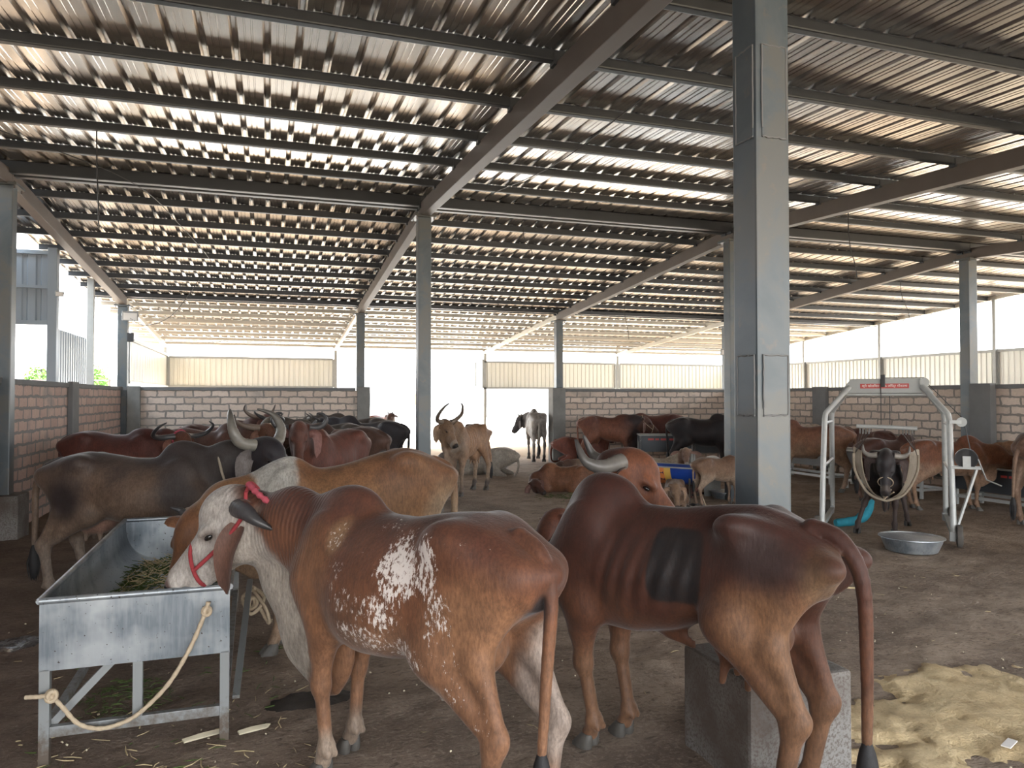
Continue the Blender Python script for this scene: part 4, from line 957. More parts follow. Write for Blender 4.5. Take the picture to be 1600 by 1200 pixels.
# ---- right side
Z_, H = cattle('cow', 'tan humped cow feeding just right of the large column', 'cow', 5.58, 13.7, 152, .98, .016, coat=dict(base=(.28, .135, .075), back=(.15, .062, .042), belly=(.38, .25, .16), legs=(.40, .27, .19)), poll=(.98, .1, 1.0), nose=(.6, .2, -.75), hump=1.0, thin=.2, fat=1.05, udder=.8)
cattle('cow', 'cream cow by the right wall, partly hidden by the left legs of the hoist', 'cow', 7.05, 16.6, 108, .86, .02, coat=dict(base=(.45, .36, .28), legs=(.4, .3, .24)), poll=(.95, 0, 1.1), nose=(.6, 0, -.8), hump=.6, group='cattle by the right wall')
K4, H = cattle('cow', 'dark red cow by the right wall turning its light brown face to the camera', 'cow', 7.42, 15.25, 108, .84, .016, coat=dict(base=(.10, .038, .030), head=(.33, .18, .12), neck=(.14, .07, .05)), poll=(.76, .10, 1.24), nose=(.05, .62, -.72), up=(.2, .6, .7), neckmid=(.70, .03, 1.08), hump=.3, ears='small', group='cattle by the right wall')
AB2, H = cattle('cow', 'dark brown cow feeding behind the slung cow, black tail at left', 'cow', 6.22, 12.25, 12, .84, .016, coat=dict(base=(.12, .05, .035), back=(.075, .03, .024), legs=(.24, .14, .10)), poll=(.98, 0, 1.02), nose=(.6, 0, -.8), hump=1.0, thin=.2, udder=False)
AB1, H = cattle('cow', 'tan cow standing behind the right leg of the hoist, head in the trough', 'cow', 6.62, 11.35, 354, .86, .014, coat=dict(base=(.28, .115, .060), back=(.20, .075, .042), belly=(.42, .28, .19), legs=(.36, .22, .14)), poll=(1.12, -.05, .90), nose=(.75, -.1, -.55), hump=.9, thin=.2, udder=.7, neckmid=(.86, 0, .98))
AC, H = cattle('cow', 'brown cow cut off by the right edge of the picture, dark tail hanging', 'cow', 7.35, 10.1, 28, 1.0, .014, coat=dict(base=(.21, .125, .085), back=(.11, .055, .042), legs=(.30, .19, .13), belly=(.30, .2, .14)), poll=(.98, 0, 1.1), hump=.9, thin=.3, tailpts=[(-.56, 0, 1.18), (-.67, .02, 1.12), (-.73, .06, .95), (-.74, .09, .65), (-.74, .1, .38)])
AD, H = cattle('calf', 'tan animal resting its muzzle over the far trough at the right wall', 'calf', 8.50, 11.86, 108, .78, .016, coat=dict(base=(.34, .18, .10), head=(.36, .19, .11)), poll=(.90, .05, 1.16), nose=(.80, .1, -.50), hump=.3, ears='small', group='calves in the shed')
# ---- the cow in the sling
AA, H = cattle('cow', 'black cow held up in the canvas sling of the white hoist', 'cow', 4.93, 9.80, 243, .88, .012, coat=dict(base=(.022, .019, .020), head=(.028, .028, .032), legs=(.045, .03, .026), belly=(.04, .026, .022), muzzle_ring=(.10, .08, .07), darkhoof=True), poll=(.80, .02, 1.14), nose=(.42, -.02, -.86), up=(.8, 0, .6), bulge=.8, hs=1.15, thin=.7, hump=.6, trunkz=-.10, neckmid=(.66, 0, 1.0),
    horns=[(.02, .09, .02), (.02, .18, .0), (-.02, .245, .02), (-.10, .255, .05)], hr=.036, hcol=((.34, .31, .27), (.12, .11, .10)), ears='droop', earcol=(.05, .03, .026), feet=dict(fl=(.62, .12), fr=(.70, -.36), hl=(-.30, .30), hr=(-.5, -.30)))
mb = MB(); mb.tube(ring(H, .33, .085, .095, -.085, -.03), .007, 8, cap=False)
for k in range(4): mb.tube(spline([H(.36+.03*k, -.05+.03*k, -.17), H(.44+.02*k, -.02, -.24), H(.40, .02, -.30-.03*k), H(.30+.03*k, .03*k, -.25)], 5), .010, 7)
mb.build('halter_rope', M['rope'], AA, sm=80)
# ================================================================ ground litter
def patch_mesh(name, x0, x1, y0, y1, step, hf, m, label, cat, kind=None, group=None):
    xs_ = np.arange(x0, x1, step); ys_ = np.arange(y0, y1, step)
    o = grid_mesh(name, xs_, ys_, lambda X, Y: gz(X, Y)+hf(X, Y), m); tag(o, label, cat, group, kind); return o
def blob(X, Y, cx, cy, rx, ry, n, seed, rot=0.0):
    c, s = math.cos(rot), math.sin(rot); u = ((X-cx)*c+(Y-cy)*s)/rx; v = (-(X-cx)*s+(Y-cy)*c)/ry
    return 1-np.sqrt(u*u+v*v)+n*(noise2(X, Y, 3.1, seed)-.5)+n*.6*(noise2(X, Y, 9.7, seed+1)-.5)+n*.3*(noise2(X, Y, 27, seed+2)-.5)
def _sandm():
    t = NT('yellow_building_sand'); v = t.coord(); f = t.noise(v, 5, 6, .65, .6); g = t.noise(v, 60, 4, .7)
    c = t.ramp(f, [(.24, (.44, .31, .17)), (.40, (.60, .455, .26)), (.7, (.68, .54, .33))])
    c = t.mix(t.math('MULTIPLY', t.ramp(g, [(.5, (0,0,0)), (.7, (1,1,1))]), .4), c, (.24, .17, .10))
    t.col(c); t.setp(Roughness=.95); t.bump(t.math('ADD', f, t.math('MULTIPLY', g, .4)), .8, .03); return t.m
patch_mesh('sand_heap', 2.45, 5.6, 2.1, 3.95, .03, lambda X, Y: np.clip(.075*blob(X, Y, 3.75, 2.93, 1.45, .60, .9, 11, -.12), -.05, .024)+.012*(noise2(X, Y, 5, 17)-.5)+.007*(noise2(X, Y, 13, 18)-.5), _sandm(), 'flattened heap of pale yellow sand on the floor at lower right', 'sand')
M['dung'] = simple('dark_dung', (.030, .024, .020), .7, 0, .4, 25, .01)
patch_mesh('dung_patch', -.15, .65, 4.1, 4.65, .02, lambda X, Y: np.clip(.05*blob(X, Y, .22, 4.38, .26, .12, .5, 21), -.04, .022)+.012*(noise2(X, Y, 30, 5)-.5), M['dung'], 'dark trampled dung patch between trough and speckled cow', 'dung')
def _wet():
    t = NT('wet_mud_puddle'); v = t.coord(); f = t.noise(v, 9, 5, .7, .5)
    t.col(t.ramp(f, [(.4, (.035, .03, .028)), (.7, (.08, .07, .065))])); t.l(t.ramp(f, [(.45, (.04,)*3), (.62, (.7,)*3)]), t.b.inputs['Roughness']); t.bump(f, .3, .02); return t.m
M['darker'] = _wet()
patch_mesh('puddle', -2.6, -1.0, 5.7, 6.5, .03, lambda X, Y: np.clip(.03*blob(X, Y, -1.9, 6.05, .55, .16, .8, 31, -.15), -.04, .010), M['darker'], 'wet shiny muddy puddle left of the galvanised trough', 'puddle')
M['chaff'] = simple('pale_straw', (.50, .40, .23), .8, 0, .35, 20)
M['green'] = simple('green_fodder', (.075, .11, .028), .7, 0, .5, 25)
M['chip'] = simple('pale_maize_grain', (.62, .55, .40), .8, 0, .2, 20)
def litter(name, n, area, lmin, lmax, w, m, seed, label, cat, dens=None, zf=None, tiltmax=.1):
    rn = random.Random(seed); mb = MB(); k = 0
    while k < n:
        x = rn.uniform(area[0], area[1]); y = rn.uniform(area[2], area[3])
        if dens and rn.random() > dens(x, y): continue
        k += 1; a = rn.uniform(0, 3.1416); L = rn.uniform(lmin, lmax); ww = w*rn.uniform(.5, 1.2)
        z = (float(gz(x, y)) if zf is None else zf(x, y))+rn.uniform(.002, .008)+ww*.3
        dx, dy = math.cos(a)*L/2, math.sin(a)*L/2; tz = rn.uniform(-tiltmax, tiltmax)*L; bx, by = -math.sin(a)*L*rn.uniform(-.12, .12), math.cos(a)*L*rn.uniform(-.12, .12)
        mb.tube([(x-dx, y-dy, z-tz*.5+abs(tz)*.5), (x+bx, y+by, z+abs(tz)*.3+ww*.2), (x+dx, y+dy, z+tz*.5+abs(tz)*.5)], [ww*.5, ww*.6, ww*.3], 4)
    return tag(mb.build(name, m), label, cat, None, 'stuff')
litter('straw_litter', 260, (-2, 6.5, 2.2, 9.5), .02, .08, .0035, M['chaff'], 1, 'scattered pale straw stalks over the earth floor', 'straw')
litter('grain_litter', 300, (-1.8, 5.5, 2.4, 8.5), .006, .014, .008, M['chip'], 2, 'tiny pale grains and chips scattered on the earth floor', 'grain')
litter('fodder_scraps', 420, (-1.2, .1, 3.2, 5.4), .02, .085, .006, M['green'], 3, 'green fodder scraps dropped around the trough legs', 'fodder', lambda x, y: 1.0 if (x+.52)**2/.12+(y-3.6)**2/.03 < 1 else (.8 if (x+.75)**2/.05+(y-4.75)**2/.10 < 1 else .04))
litter('straw_scraps', 160, (-1.2, .3, 3.1, 4.6), .02, .12, .005, M['chaff'], 6, 'pale broken stalks lying by the trough legs', 'straw', lambda x, y: .9 if (x+.52)**2/.16+(y-3.6)**2/.05 < 1 else .15)
litter('fodder_on_floor', 260, (4.3, 5.9, 11.0, 12.4), .02, .09, .006, M['green'], 8, 'thin strew of green fodder beside the curled up cow', 'fodder', lambda x, y: 1.0 if (x-5.0)**2/.30+(y-12.0)**2/.10 < 1 else .03)
for (x, y, a, L, lab) in ((-.30, 4.06, .35, .20, 'pale flat maize husk lying left of the near trough leg'), (-.06, 4.08, .28, .16, 'pale flat maize husk lying right of the near trough leg')):
    mb = MB(); z = float(gz(x, y))+.012
    for k in range(4):
        o = (k-1.5)*.009; d = Vector((math.cos(a), math.sin(a), 0)); n = Vector((-d.y, d.x, 0)); p = Vector((x, y, z))+n*o
        mb.tube(spline([p-d*L/2, p+n*.004*k, p+d*L*(.42+.04*k)], 4), [.006]*8+[.002], 5)
    tag(mb.build('maize_husk', M['chip'], sm=60), lab, 'husk')
mb = MB().tube(spline([(4.75, 5.35, .012), (4.87, 5.33, .02), (5.0, 5.28, .014)], 4), .007, 6); tag(mb.build('straw_stalk', M['chaff'], sm=60), 'single long straw stalk lying on bare earth at right', 'straw')
tag(MB().box((3.36, 2.66, .026), (3.47, 2.70, .032), .4).build('paper_scrap', M['white']), 'small white paper scrap on the sand heap', 'paper')
# ================================================================ feeding troughs
def trough(name, label, x, y, rz, w, L, z0, z1, mt, mf, mp=None, legs=2, brace=True, full=True, group='feeding troughs', dep=None, legm=.045):
    t = empty(name, (x, y, 0), rz); tag(t, label, 'trough', group)
    K = 20; th = .006; mp = mp or mt; V = []; n = 2*(K+1)
    def sec(yy, r):
        out = []
        for k in range(K+1):
            a = math.pi*k/K; cx = w/2-(w/2-r)*math.copysign(abs(math.cos(a))**.55, math.cos(a)); out.append((cx, yy, z1-(z1-z0-r)*abs(math.sin(a))**.75))
        return out
    ys_ = (0.008, L-.008); V = sec(ys_[0], 0)+sec(ys_[0], th)+sec(ys_[1], 0)+sec(ys_[1], th); m = K+1
    Fc = []
    for k in range(K): Fc += [(k, k+1, 2*m+k+1, 2*m+k), (m+k, 3*m+k, 3*m+k+1, m+k+1), (k, m+k, m+k+1, k+1), (2*m+k, 2*m+k+1, 3*m+k+1, 3*m+k)]
    Fc += [(0, 2*m, 3*m, m), (K, m+K, 3*m+K, 2*m+K)]
    MB().add(V, Fc).build('tub', mt, t, sm=40)
    MB().box((0, 0, z0-.01), (w, .007, z1)).build('end_plate', mp, t); MB().box((0, L-.007, z0-.01), (w, L, z1)).build('end_plate', mp, t)
    rr = .016
    for a, b in (((0, 0), (w, 0)), ((w, 0), (w, L)), ((w, L), (0, L)), ((0, L), (0, 0))):
        MB().tube([(a[0], a[1], z1), (b[0], b[1], z1)], rr, 10).build('rim', mf if not full else mt, t, sm=60)
    s = legm
    for lx in (0, w-s):
        for ly in ([0, L-s] if legs == 2 else [0, (L-s)/2, L-s]):
            MB().box((lx, ly, -.02), (lx+s, ly+s, z0 if full else z1)).build('leg', mf, t, bevel=.003)
    zb = .14
    for ly in (0.004, L-s+.004): MB().box((s, ly, zb-.028), (w-s, ly+s*.8, zb+.022)).build('cross_bar', mf, t, bevel=.003)
    for lx in (0.004, w-s+.004): MB().box((lx, s, zb-.022), (lx+s*.8, L-s, zb+.018)).build('side_bar', mf, t, bevel=.003)
    if brace:
        MB().box((w/2-.022, 0, zb+.02), (w/2+.022, .035, z0-.01)).build('mid_post', mf, t, bevel=.003)
        MB().bar((s*.6, .055, zb+.0), (w*.36, .075, z0-.01), .030, .035).build('brace', mf, t)
        MB().bar((w+.03, .10, .16), (w+.09, 1.30, z0+.04), .035, .02).build('brace', mf, t)
    return t
T1 = trough('feeding_trough', 'galvanised steel feeding trough with green fodder in the left foreground', -1.01, 3.98, R(1.0), .83, 2.42, .435, .752, M['tub'], M['frame'])
litter('green_fodder', 900, (-.93, -.26, 4.35, 6.0), .03, .14, .006, M['green'], 12, 'pile of chopped green fodder inside the galvanised trough', 'fodder', None, lambda x, y: .47+.10*max(0, 1-((x+.5)/.33)**2)*max(.1, 1-((y-5.2)/.9)**2)+random.random()*.02, .35)
litter('dry_fodder', 300, (-.88, -.30, 4.45, 6.0), .04, .16, .006, M['chaff'], 13, 'dry stalks mixed on top of the green fodder in the trough', 'fodder', None, lambda x, y: .49+.10*max(0, 1-((x+.5)/.33)**2)*max(.1, 1-((y-5.2)/.9)**2), .45)
def rope(name, pts, r, m, label, group=None, knots=()):
    path = spline(pts, 8); o = MB().tube(path, [r*(1+.12*math.sin(i*2.1)) for i in range(len(path))], 8)
    for c, s in knots:
        for k in range(4):
            a = k*1.1; c_ = Vector(c); q = [c_+Vector((s*math.cos(b)*math.cos(a), s*.5*math.sin(a*2+b), s*math.sin(b))) for b in np.linspace(0, 6.28, 12)]
            o.tube(q, r*.9, 6)
    return tag(o.build(name, m, sm=80), label, 'rope', group)
rope('rope', [(-.275, 3.93, .70), (-.30, 3.93, .62), (-.36, 3.93, .477), (-.446, 3.93, .33), (-.546, 3.935, .224), (-.63, 3.94, .167), (-.739, 3.94, .145), (-.834, 3.94, .179), (-.90, 3.94, .263), (-.945, 3.93, .322), (-1.0, 3.94, .325), (-1.055, 3.96, .322)], .0105, M['rope'], 'thick hemp tether hanging in a loop from red halter to trough leg', knots=(((-.945, 3.93, .325), .022), ((-.283, 3.93, .655), .018)))
rope('rope', [(-.08, 5.25, .43), (-.16, 5.30, .36), (-.10, 5.22, .27), (-.02, 5.25, .36), (-.10, 5.32, .42), (-.01, 5.20, .30), (.01, 5.22, .20), (-.05, 5.25, .30)], .012, M['rope'], 'old rope knotted around the brace behind the white-headed cow', knots=(((-.10, 5.26, .33), .035),))
# back-wall troughs and right-wall troughs
def wtrough(label, lat, dep, ang, w, L, z1, mt, mf):
    p = P(lat, dep); return trough('feeding_trough', label, p.x, p.y, R(ang), w, L, z1-.38, z1, mt, mf, brace=False, full=False)
BT = wtrough('grey trough on white legs with red lettering by the back wall', 3.02, 17.55, -8-90+75, 1.25, .60, .82, M['purlin'], M['steel_white'])
for k, (a, b) in enumerate(((.20, .34), (.37, .46), (.50, .66), (.70, .80))): MB().box((a, -.004, .70), (b, .002, .745)).build('lettering', M['red'], BT)
wtrough('grey trough on white legs behind the black bull', 4.35, 17.75, -23, 1.2, .6, .78, M['purlin'], M['steel_white'])
def rtrough(label, x, ya, yb, z1, mt, mf):
    return trough('feeding_trough', label, x, yb, R(-90), yb-ya, .58, z1-.36, z1, mt, mf, brace=False, full=False)
rtrough('dark trough by the right wall behind the tan humped cow', 10.5, 11.9, 13.7, .70, M['conc_dark'], M['steel_white'])
rtrough('dark trough by the right wall behind the left legs of the hoist', 10.5, 9.75, 11.5, .70, M['conc_dark'], M['steel_white'])
RT = rtrough('long dark blue trough with red lettering by the right wall, nearest the right edge', 10.5, 7.75, 9.12, .62, M['purlin'], M['steel_white'])
for a, b in ((.80, .90), (.93, 1.0), (1.03, 1.14)): MB().box((a, -.004, .50), (b, .002, .535)).build('lettering', M['red'], RT)
# ================================================================ blue half barrel on its stand, basins
bc = P(2.66, 12.15); BR = empty('barrel_trough', (bc.x, bc.y, 0), R(-36-YAW)); tag(BR, 'blue plastic half barrel with orange and yellow label, lying on a stand', 'barrel')
def half_barrel(x0, x1, r, name, m, th=.008):
    K = 22; mb = MB(); xs2 = np.linspace(x0, x1, 9); V = []
    for rr in (r, r-th):
        for x in xs2:
            b = rr*(1-.07*((x/.45)**2)*1.0)
            for k in range(K+1): a = math.pi+math.pi*k/K; V.append((x, b*math.cos(a), .59+b*math.sin(a)))
    n = K+1; m_ = len(xs2); F = []
    for s_ in (0, 1):
        for i in range(m_-1):
            for k in range(K): a = s_*m_*n+i*n+k; F.append((a, a+1, a+n+1, a+n))
    N = m_*n
    for i in range(m_-1):
        for k in (0, K): a = i*n+k; F.append((a, a+n, N+a+n, N+a))
    for i in (0, m_-1):
        for k in range(K): a = i*n+k; F.append((a, a+1, N+a+1, N+a))
    return mb.add(V, F).build(name, m, BR, sm=50)
half_barrel(-.45, .45, .30, 'shell', M['blue'])
for sx in (-1, 1):
    K = 18; V = [(sx*.445, .278*math.cos(math.pi+math.pi*k/K), .59+.278*math.sin(math.pi+math.pi*k/K)) for k in range(K+1)]; V += [(x+sx*.008, y, z) for x, y, z in V]
    F = [tuple(range(K+1)), tuple(range(2*K+1, K, -1))]+[(k, k+1, K+2+k, K+1+k) for k in range(K)]+[(0, K+1, 2*K+1, K)]
    MB().add(V, F).build('end_cap', M['blue'], BR)
half_barrel(-.20, -.11, .3025, 'label', M['orange'], .002); half_barrel(-.11, -.05, .3025, 'label', M['orange'], .002); half_barrel(-.05, .06, .3025, 'label', M['yellow'], .002)
for k, ch in enumerate('TZZT'):
    cu = bpy.data.curves.new('lettering', 'FONT'); cu.body = ch; cu.size = .10; cu.extrude = .001; cu.align_x = 'CENTER'; cu.align_y = 'CENTER'
    ot = bpy.data.objects.new('tmp', cu); a = math.pi+R(18+24*k); me = bpy.data.meshes.new_from_object(ot); bpy.data.objects.remove(ot)
    o = bpy.data.objects.new('lettering', me); link(o, BR); me.materials.append(M['navy'])
    nrm = Vector((0, math.cos(a), math.sin(a))); o.location = (-.10, .304*math.cos(a), .59+.304*math.sin(a))
    up_ = Vector((-1, 0, 0)).cross(nrm) if 0 else Vector((1, 0, 0)); X_ = up_.cross(nrm); o.rotation_euler = Matrix((X_, up_, nrm)).transposed().to_euler()
for y in (-.305, .305): MB().bar((-.46, y, .59), (.46, y, .59), .02).build('rim_strap', M['galv'], BR)
for x in (-.36, .36):
    for y in (-.22, .22): MB().bar((x, y*1.1, -.01), (x, y, .46), .025).build('leg', M['rafter'], BR)
    MB().bar((x, -.25, .28), (x, .25, .28), .025).build('cross_bar', M['rafter'], BR)
for lx, ex in ((-.30, -.06),):
    tag(MB().tube(spline([P(3.02, 11.55, .03), P(2.98, 11.6, .15), P(2.94, 11.65, .30), P(2.93, 11.62, .33), P(2.95, 11.6, .24), P(2.97, 11.6, .32), P(2.93, 11.62, .34)], 6), .008, 6).build('rope', M['rope'], sm=60), 'pale rope end looped on the blue barrel', 'rope')
def basin(label, lat, dep, r, h, m='tub', grp='basins'):
    p = P(lat, dep); t = empty('metal_basin', (p.x, p.y, float(gz(p.x, p.y))-.003)); tag(t, label, 'basin', grp)
    MB().lathe([(.0001, .003), (r*.74, .003), (r*.80, .012), (r*.93, h*.7), (r*.97, h), (r*.955, h), (r*.915, h*.7), (r*.78, .022), (r*.72, .012), (.0001, .012)], n=48).build('bowl', M[m], t, sm=40)
    MB().lathe([(r*.955, h-.004), (r*1.03, h+.004), (r*1.035, h-.004), (r*.965, h-.012)], n=48).build('rim', M[m], t, sm=60)
    return t
BS = basin('wide galvanised basin on the floor below the black slung cow', 4.44, 8.25, .325, .16)
basin('galvanised basin behind the standing fawn calf', 3.66, 12.65, .28, .12)
pp_ = P(3.50, 12.95); PN = empty('enamel_pan', (pp_.x, pp_.y, .50), R(-30)); tag(PN, 'white rimmed round pan standing upright behind the blue barrel', 'pan')
MB().lathe([(.0001, 0), (.16, 0), (.185, -.05), (.195, -.05), (.165, .012), (.0001, .012)], n=32, axis='y').build('dish', M['lamp_grey'], PN, sm=40)
MB().lathe([(.185, -.056), (.20, -.056), (.20, -.044), (.185, -.044), (.185, -.056)], n=32, axis='y').build('rim', M['white'], PN, sm=60)
MB().box((-.14, -.05, -.51), (.14, .12, -.16)).build('block', M['conc'], PN, bevel=.01)
# ================================================================ wheeled hoist with sling
hp = P(4.82, 9.55); HO = empty('cattle_hoist', (hp.x, hp.y, 0), R(-27.6-YAW)); tag(HO, 'white wheeled gantry hoist with winch standing over the black cow', 'hoist')
WX, WY, mw = .70, .80, M['steel_white']
for sx in (-1, 1):
    for sy in (-1, 1):
        pth = spline([(sx*WX, sy*WY, .13), (sx*(WX-.01), sy*(WY-.10), .8), (sx*(WX-.02), sy*(WY-.26), 1.44)], 4)+spline([(sx*(WX-.03), sy*(WY-.285), 1.50), (sx*(WX-.06), sy*(WY-.33), 1.55), (sx*.42, sy*.10, 1.84)], 4)
        MB().tube(pth, .033, 12).build('leg', mw, HO, sm=70)
        wx, wy = sx*(WX+.055), sy*WY-.03
        w_ = MB().lathe([(.02, -.03), (.10, -.032), (.125, -.024), (.13, 0), (.125, .024), (.10, .032), (.02, .03)], (wx, wy, .125), 28, 'x').build('wheel', M['rubber'], HO, sm=40)
        MB().lathe([(.0001, -.036), (.04, -.036), (.04, .036), (.0001, .036)], (wx, wy, .125), 16, 'x').build('hub', M['galv'], w_, sm=40)
        MB().box((sx*WX-.045, sy*WY-.05, .06), (sx*WX+.022, sy*WY+.05, .17)).build('wheel_bracket', M['galv'], HO, bevel=.006)
    MB().box((sx*WX-.03, -WY, .10), (sx*WX+.03, WY, .15)).build('base_bar', M['galv'], HO, bevel=.005)
    for z, q in ((1.38, .245), (.85, .13)): MB().tube([(sx*(WX-.018), -(WY-q), z), (sx*(WX-.018), WY-q, z)], .018, 8).build('rung', mw, HO, sm=60)
V = [(-.40, -.055, 1.95), (.40, -.055, 1.95), (.545, -.055, 1.76), (-.545, -.055, 1.76)]; V += [(x, .055, z) for x, y, z in V]
MB().add(V, [(0,1,2,3), (7,6,5,4), (0,4,5,1), (1,5,6,2), (2,6,7,3), (3,7,4,0)]).build('beam', M['galv'], HO, bevel=.006)
MB().tube([(-.48, -.02, 1.745), (.48, -.02, 1.745)], .02, 10).build('beam_tube', mw, HO, sm=60)
pl = MB().box((-.29, -.0625, 1.825), (.27, -.0555, 1.885)).build('sign_plate', M['red'], HO)
def word(body, size, m, loc, rot, parent, ext=.0008):
    cu = bpy.data.curves.new('lettering', 'FONT'); cu.body = body; cu.size = size; cu.extrude = ext; cu.align_x = 'CENTER'; cu.align_y = 'CENTER'
    ot = bpy.data.objects.new('tmp', cu); me = bpy.data.meshes.new_from_object(ot); bpy.data.objects.remove(ot)
    o = bpy.data.objects.new('lettering', me); link(o, parent); me.materials.append(m); o.location = loc; o.rotation_euler = rot; return o, me
lo_, lm_ = word('श्री खोडियार काऊ लिफ्ट गौशाला', .040, M['white'], (-.01, -.0640, 1.855), (R(90), 0, 0), pl)
if len(lm_.vertices):
    xs3 = [v.co.x for v in lm_.vertices]; lo_.scale = (.52/max(.01, max(xs3)-min(xs3)), 1, 1)
print('TEXT', len(lm_.vertices), len(lm_.polygons))
MB().box((-.055, -.085, 1.84), (.0, .06, 2.0)).build('trolley', M['wire'], HO, bevel=.01)
def pulley(x, y, z, r, name='pulley'):
    MB().lathe([(.0001, -.018), (r, -.018), (r*.82, 0), (r, .018), (.0001, .018)], (x, y, z), 24, 'y').build(name, M['galv'], HO, sm=30)
pulley(.44, -.07, 1.90, .055); pulley(.80, -.60, 1.42, .055)
MB().box((.68, -.62, 1.40), (.80, -.58, 1.44)).build('pulley_arm', mw, HO)
for a, b in (((.485, -.07, 1.87), (.85, -.60, 1.42)), ((.83, -.60, 1.40), (.90, -.66, 1.0)), ((.44, -.07, 1.957), (-.03, -.07, 1.957)), ((-.05, -.07, 1.84), (-.05, -.07, 1.36)), ((.05, .03, 1.80), (.05, .0, 1.36))):
    MB().tube([a, b], .005, 6).build('cable', M['wire'], HO)
MB().box((.68, -.72, .88), (.98, -.58, .91)).build('winch_plate', mw, HO, bevel=.004)
MB().bar((.94, -.66, .88), (.73, -.78, .20), .025).build('winch_strut', mw, HO)
MB().lathe([(.0001, -.04), (.105, -.04), (.105, -.03), (.05, -.03), (.05, .03), (.105, .03), (.105, .04), (.0001, .04)], (.84, -.66, 1.0), 28, 'y').build('winch_drum', mw, HO, sm=30)
MB().lathe([(.108, -.042), (.118, -.042), (.118, .042), (.108, .042), (.108, -.042)], (.84, -.66, 1.0), 28, 'y').build('winch_tyre', M['wire'], HO, sm=30)
MB().box((.80, -.725, .90), (.88, -.71, 1.03)).build('winch_bracket', mw, HO)
MB().tube([(.95, -.74, 1.0), (1.02, -.82, .78), (1.16, -.86, .72)], .008, 7).build('crank', M['galv'], HO, sm=60)
# spreader bar hanging from the hoist
SB = MB().tube([(-.34, -.02, 1.335), (.36, -.02, 1.315)], .026, 12).build('spreader_bar', mw, HO, sm=60)
for sx in (-1, 1):
    for k in range(4):
        x = sx*(.30-.035*k); MB().tube(ring(lambda a, b, c: (x+b*.2, -.02+a, 1.27+c), 0, .030, .035, 0, .02), .005, 6, cap=False).build('ring', M['chain'], SB, sm=60)
SL = empty('canvas_sling', (hp.x, hp.y, 0), R(-27.6-YAW)); tag(SL, 'dirty beige canvas sling wrapped under the black cow, hung from the hoist', 'sling')
V = []; K = 26; prof = []
for k in range(K+1):
    a = math.pi*k/K; prof.append((-.345*math.cos(a), 1.02-.63*abs(math.sin(a))**.8))
ysl = np.linspace(-.36, .34, 10); rn = random.Random(3)
for s_ in (0, 1):
    for j, y in enumerate(ysl):
        for k, (x, z) in enumerate(prof):
            wv = .014*math.sin(k*1.3+j*.9)+.012*math.sin(j*2.2+k*.35); q = (1-.04*s_)*(.78+.36*(j/9)); sag = .05*math.sin(math.pi*k/K)*(abs(j-4.5)/4.5)**2
            V.append((x*q*(1+wv), y+.04*math.cos(math.pi*k/K)**2*(1 if j > 4 else -1), z+(.012 if s_ else 0)+wv*.5+sag))
n = K+1; N = n*len(ysl); F = []
for s_ in (0, 1):
    for j in range(len(ysl)-1):
        for k in range(K): a = s_*N+j*n+k; F.append((a, a+1, a+n+1, a+n))
for j in range(len(ysl)-1):
    for k in (0, K): a = j*n+k; F.append((a, a+n, N+a+n, N+a))
for j in (0, len(ysl)-1):
    for k in range(K): a = j*n+k; F.append((a, a+1, N+a+1, N+a))
MB().add(V, F).build('canvas', M['sling'], SL, sm=70)
for sx in (-1, 1):
    for k in range(4):
        y0_ = -.30+.18*k; MB().bar((sx*.345, y0_, 1.0), (sx*(.30-.035*k), -.02, 1.245), .028, .006, up=(sx, 0, .2)).build('strap', M['rope_dark'], SL)
    MB().tube(spline([(sx*.36, -.37, 1.0), (sx*.34, -.41, .78), (sx*.20, -.44, .52), (0, -.45, .43)], 5), .016, 8).build('edge_roll', M['sling'], SL, sm=70)
mb = MB().tube(spline([P(4.80, 9.98, .33), P(4.74, 9.93, .17), P(4.60, 9.88, .08), P(4.40, 9.84, .055), P(4.28, 9.82, .05)], 6), [.075]*5+[.07]*6+[.06]*6+[.055]*6+[.045]*2, 12)
tag(mb.build('bandage_roll', M['turq'], sm=70), 'turquoise bandaged bundle on the floor left of the slung cow', 'bandage')
# ================================================================ lamps, boxes, hanging cables
def flood(label, p, rz, s=.2, tilt=.5):
    t = empty('floodlight', p, rz); tag(t, label, 'floodlight', 'floodlights on the columns')
    h = MB().box((-s/2, -.03, -s*.33), (s/2, .03, s*.33)).build('housing', M['lamp_grey'], t, bevel=.006); h.rotation_euler = (tilt, 0, 0)
    g = MB().box((-s*.42, -.037, -s*.26), (s*.42, -.031, s*.26)).build('glass', M['white'], h)
    MB().tube([(-s*.52, 0, 0), (-s*.52, .09, .06), (s*.52, .09, .06), (s*.52, 0, 0)], .008, 6).build('bracket', M['lamp_grey'], t)
flood('floodlight fixed near the top of the left rear corner column', (-2.93, 18.18, 3.52), R(12), .32, .5)
flood('floodlight on the far right rear corner column', (12.38, 18.15, 3.02), R(-20), .26, .4)
flood('small lamp box on the column outside the left wall', (-3.30, 13.93, 3.42), R(10), .12, .1)
tag(MB().box((-2.99, 18.2, 2.95), (-2.86, 18.32, 3.15)).build('speaker_box', M['wire'], bevel=.01), 'small black box clamped below the left rear floodlight', 'box')
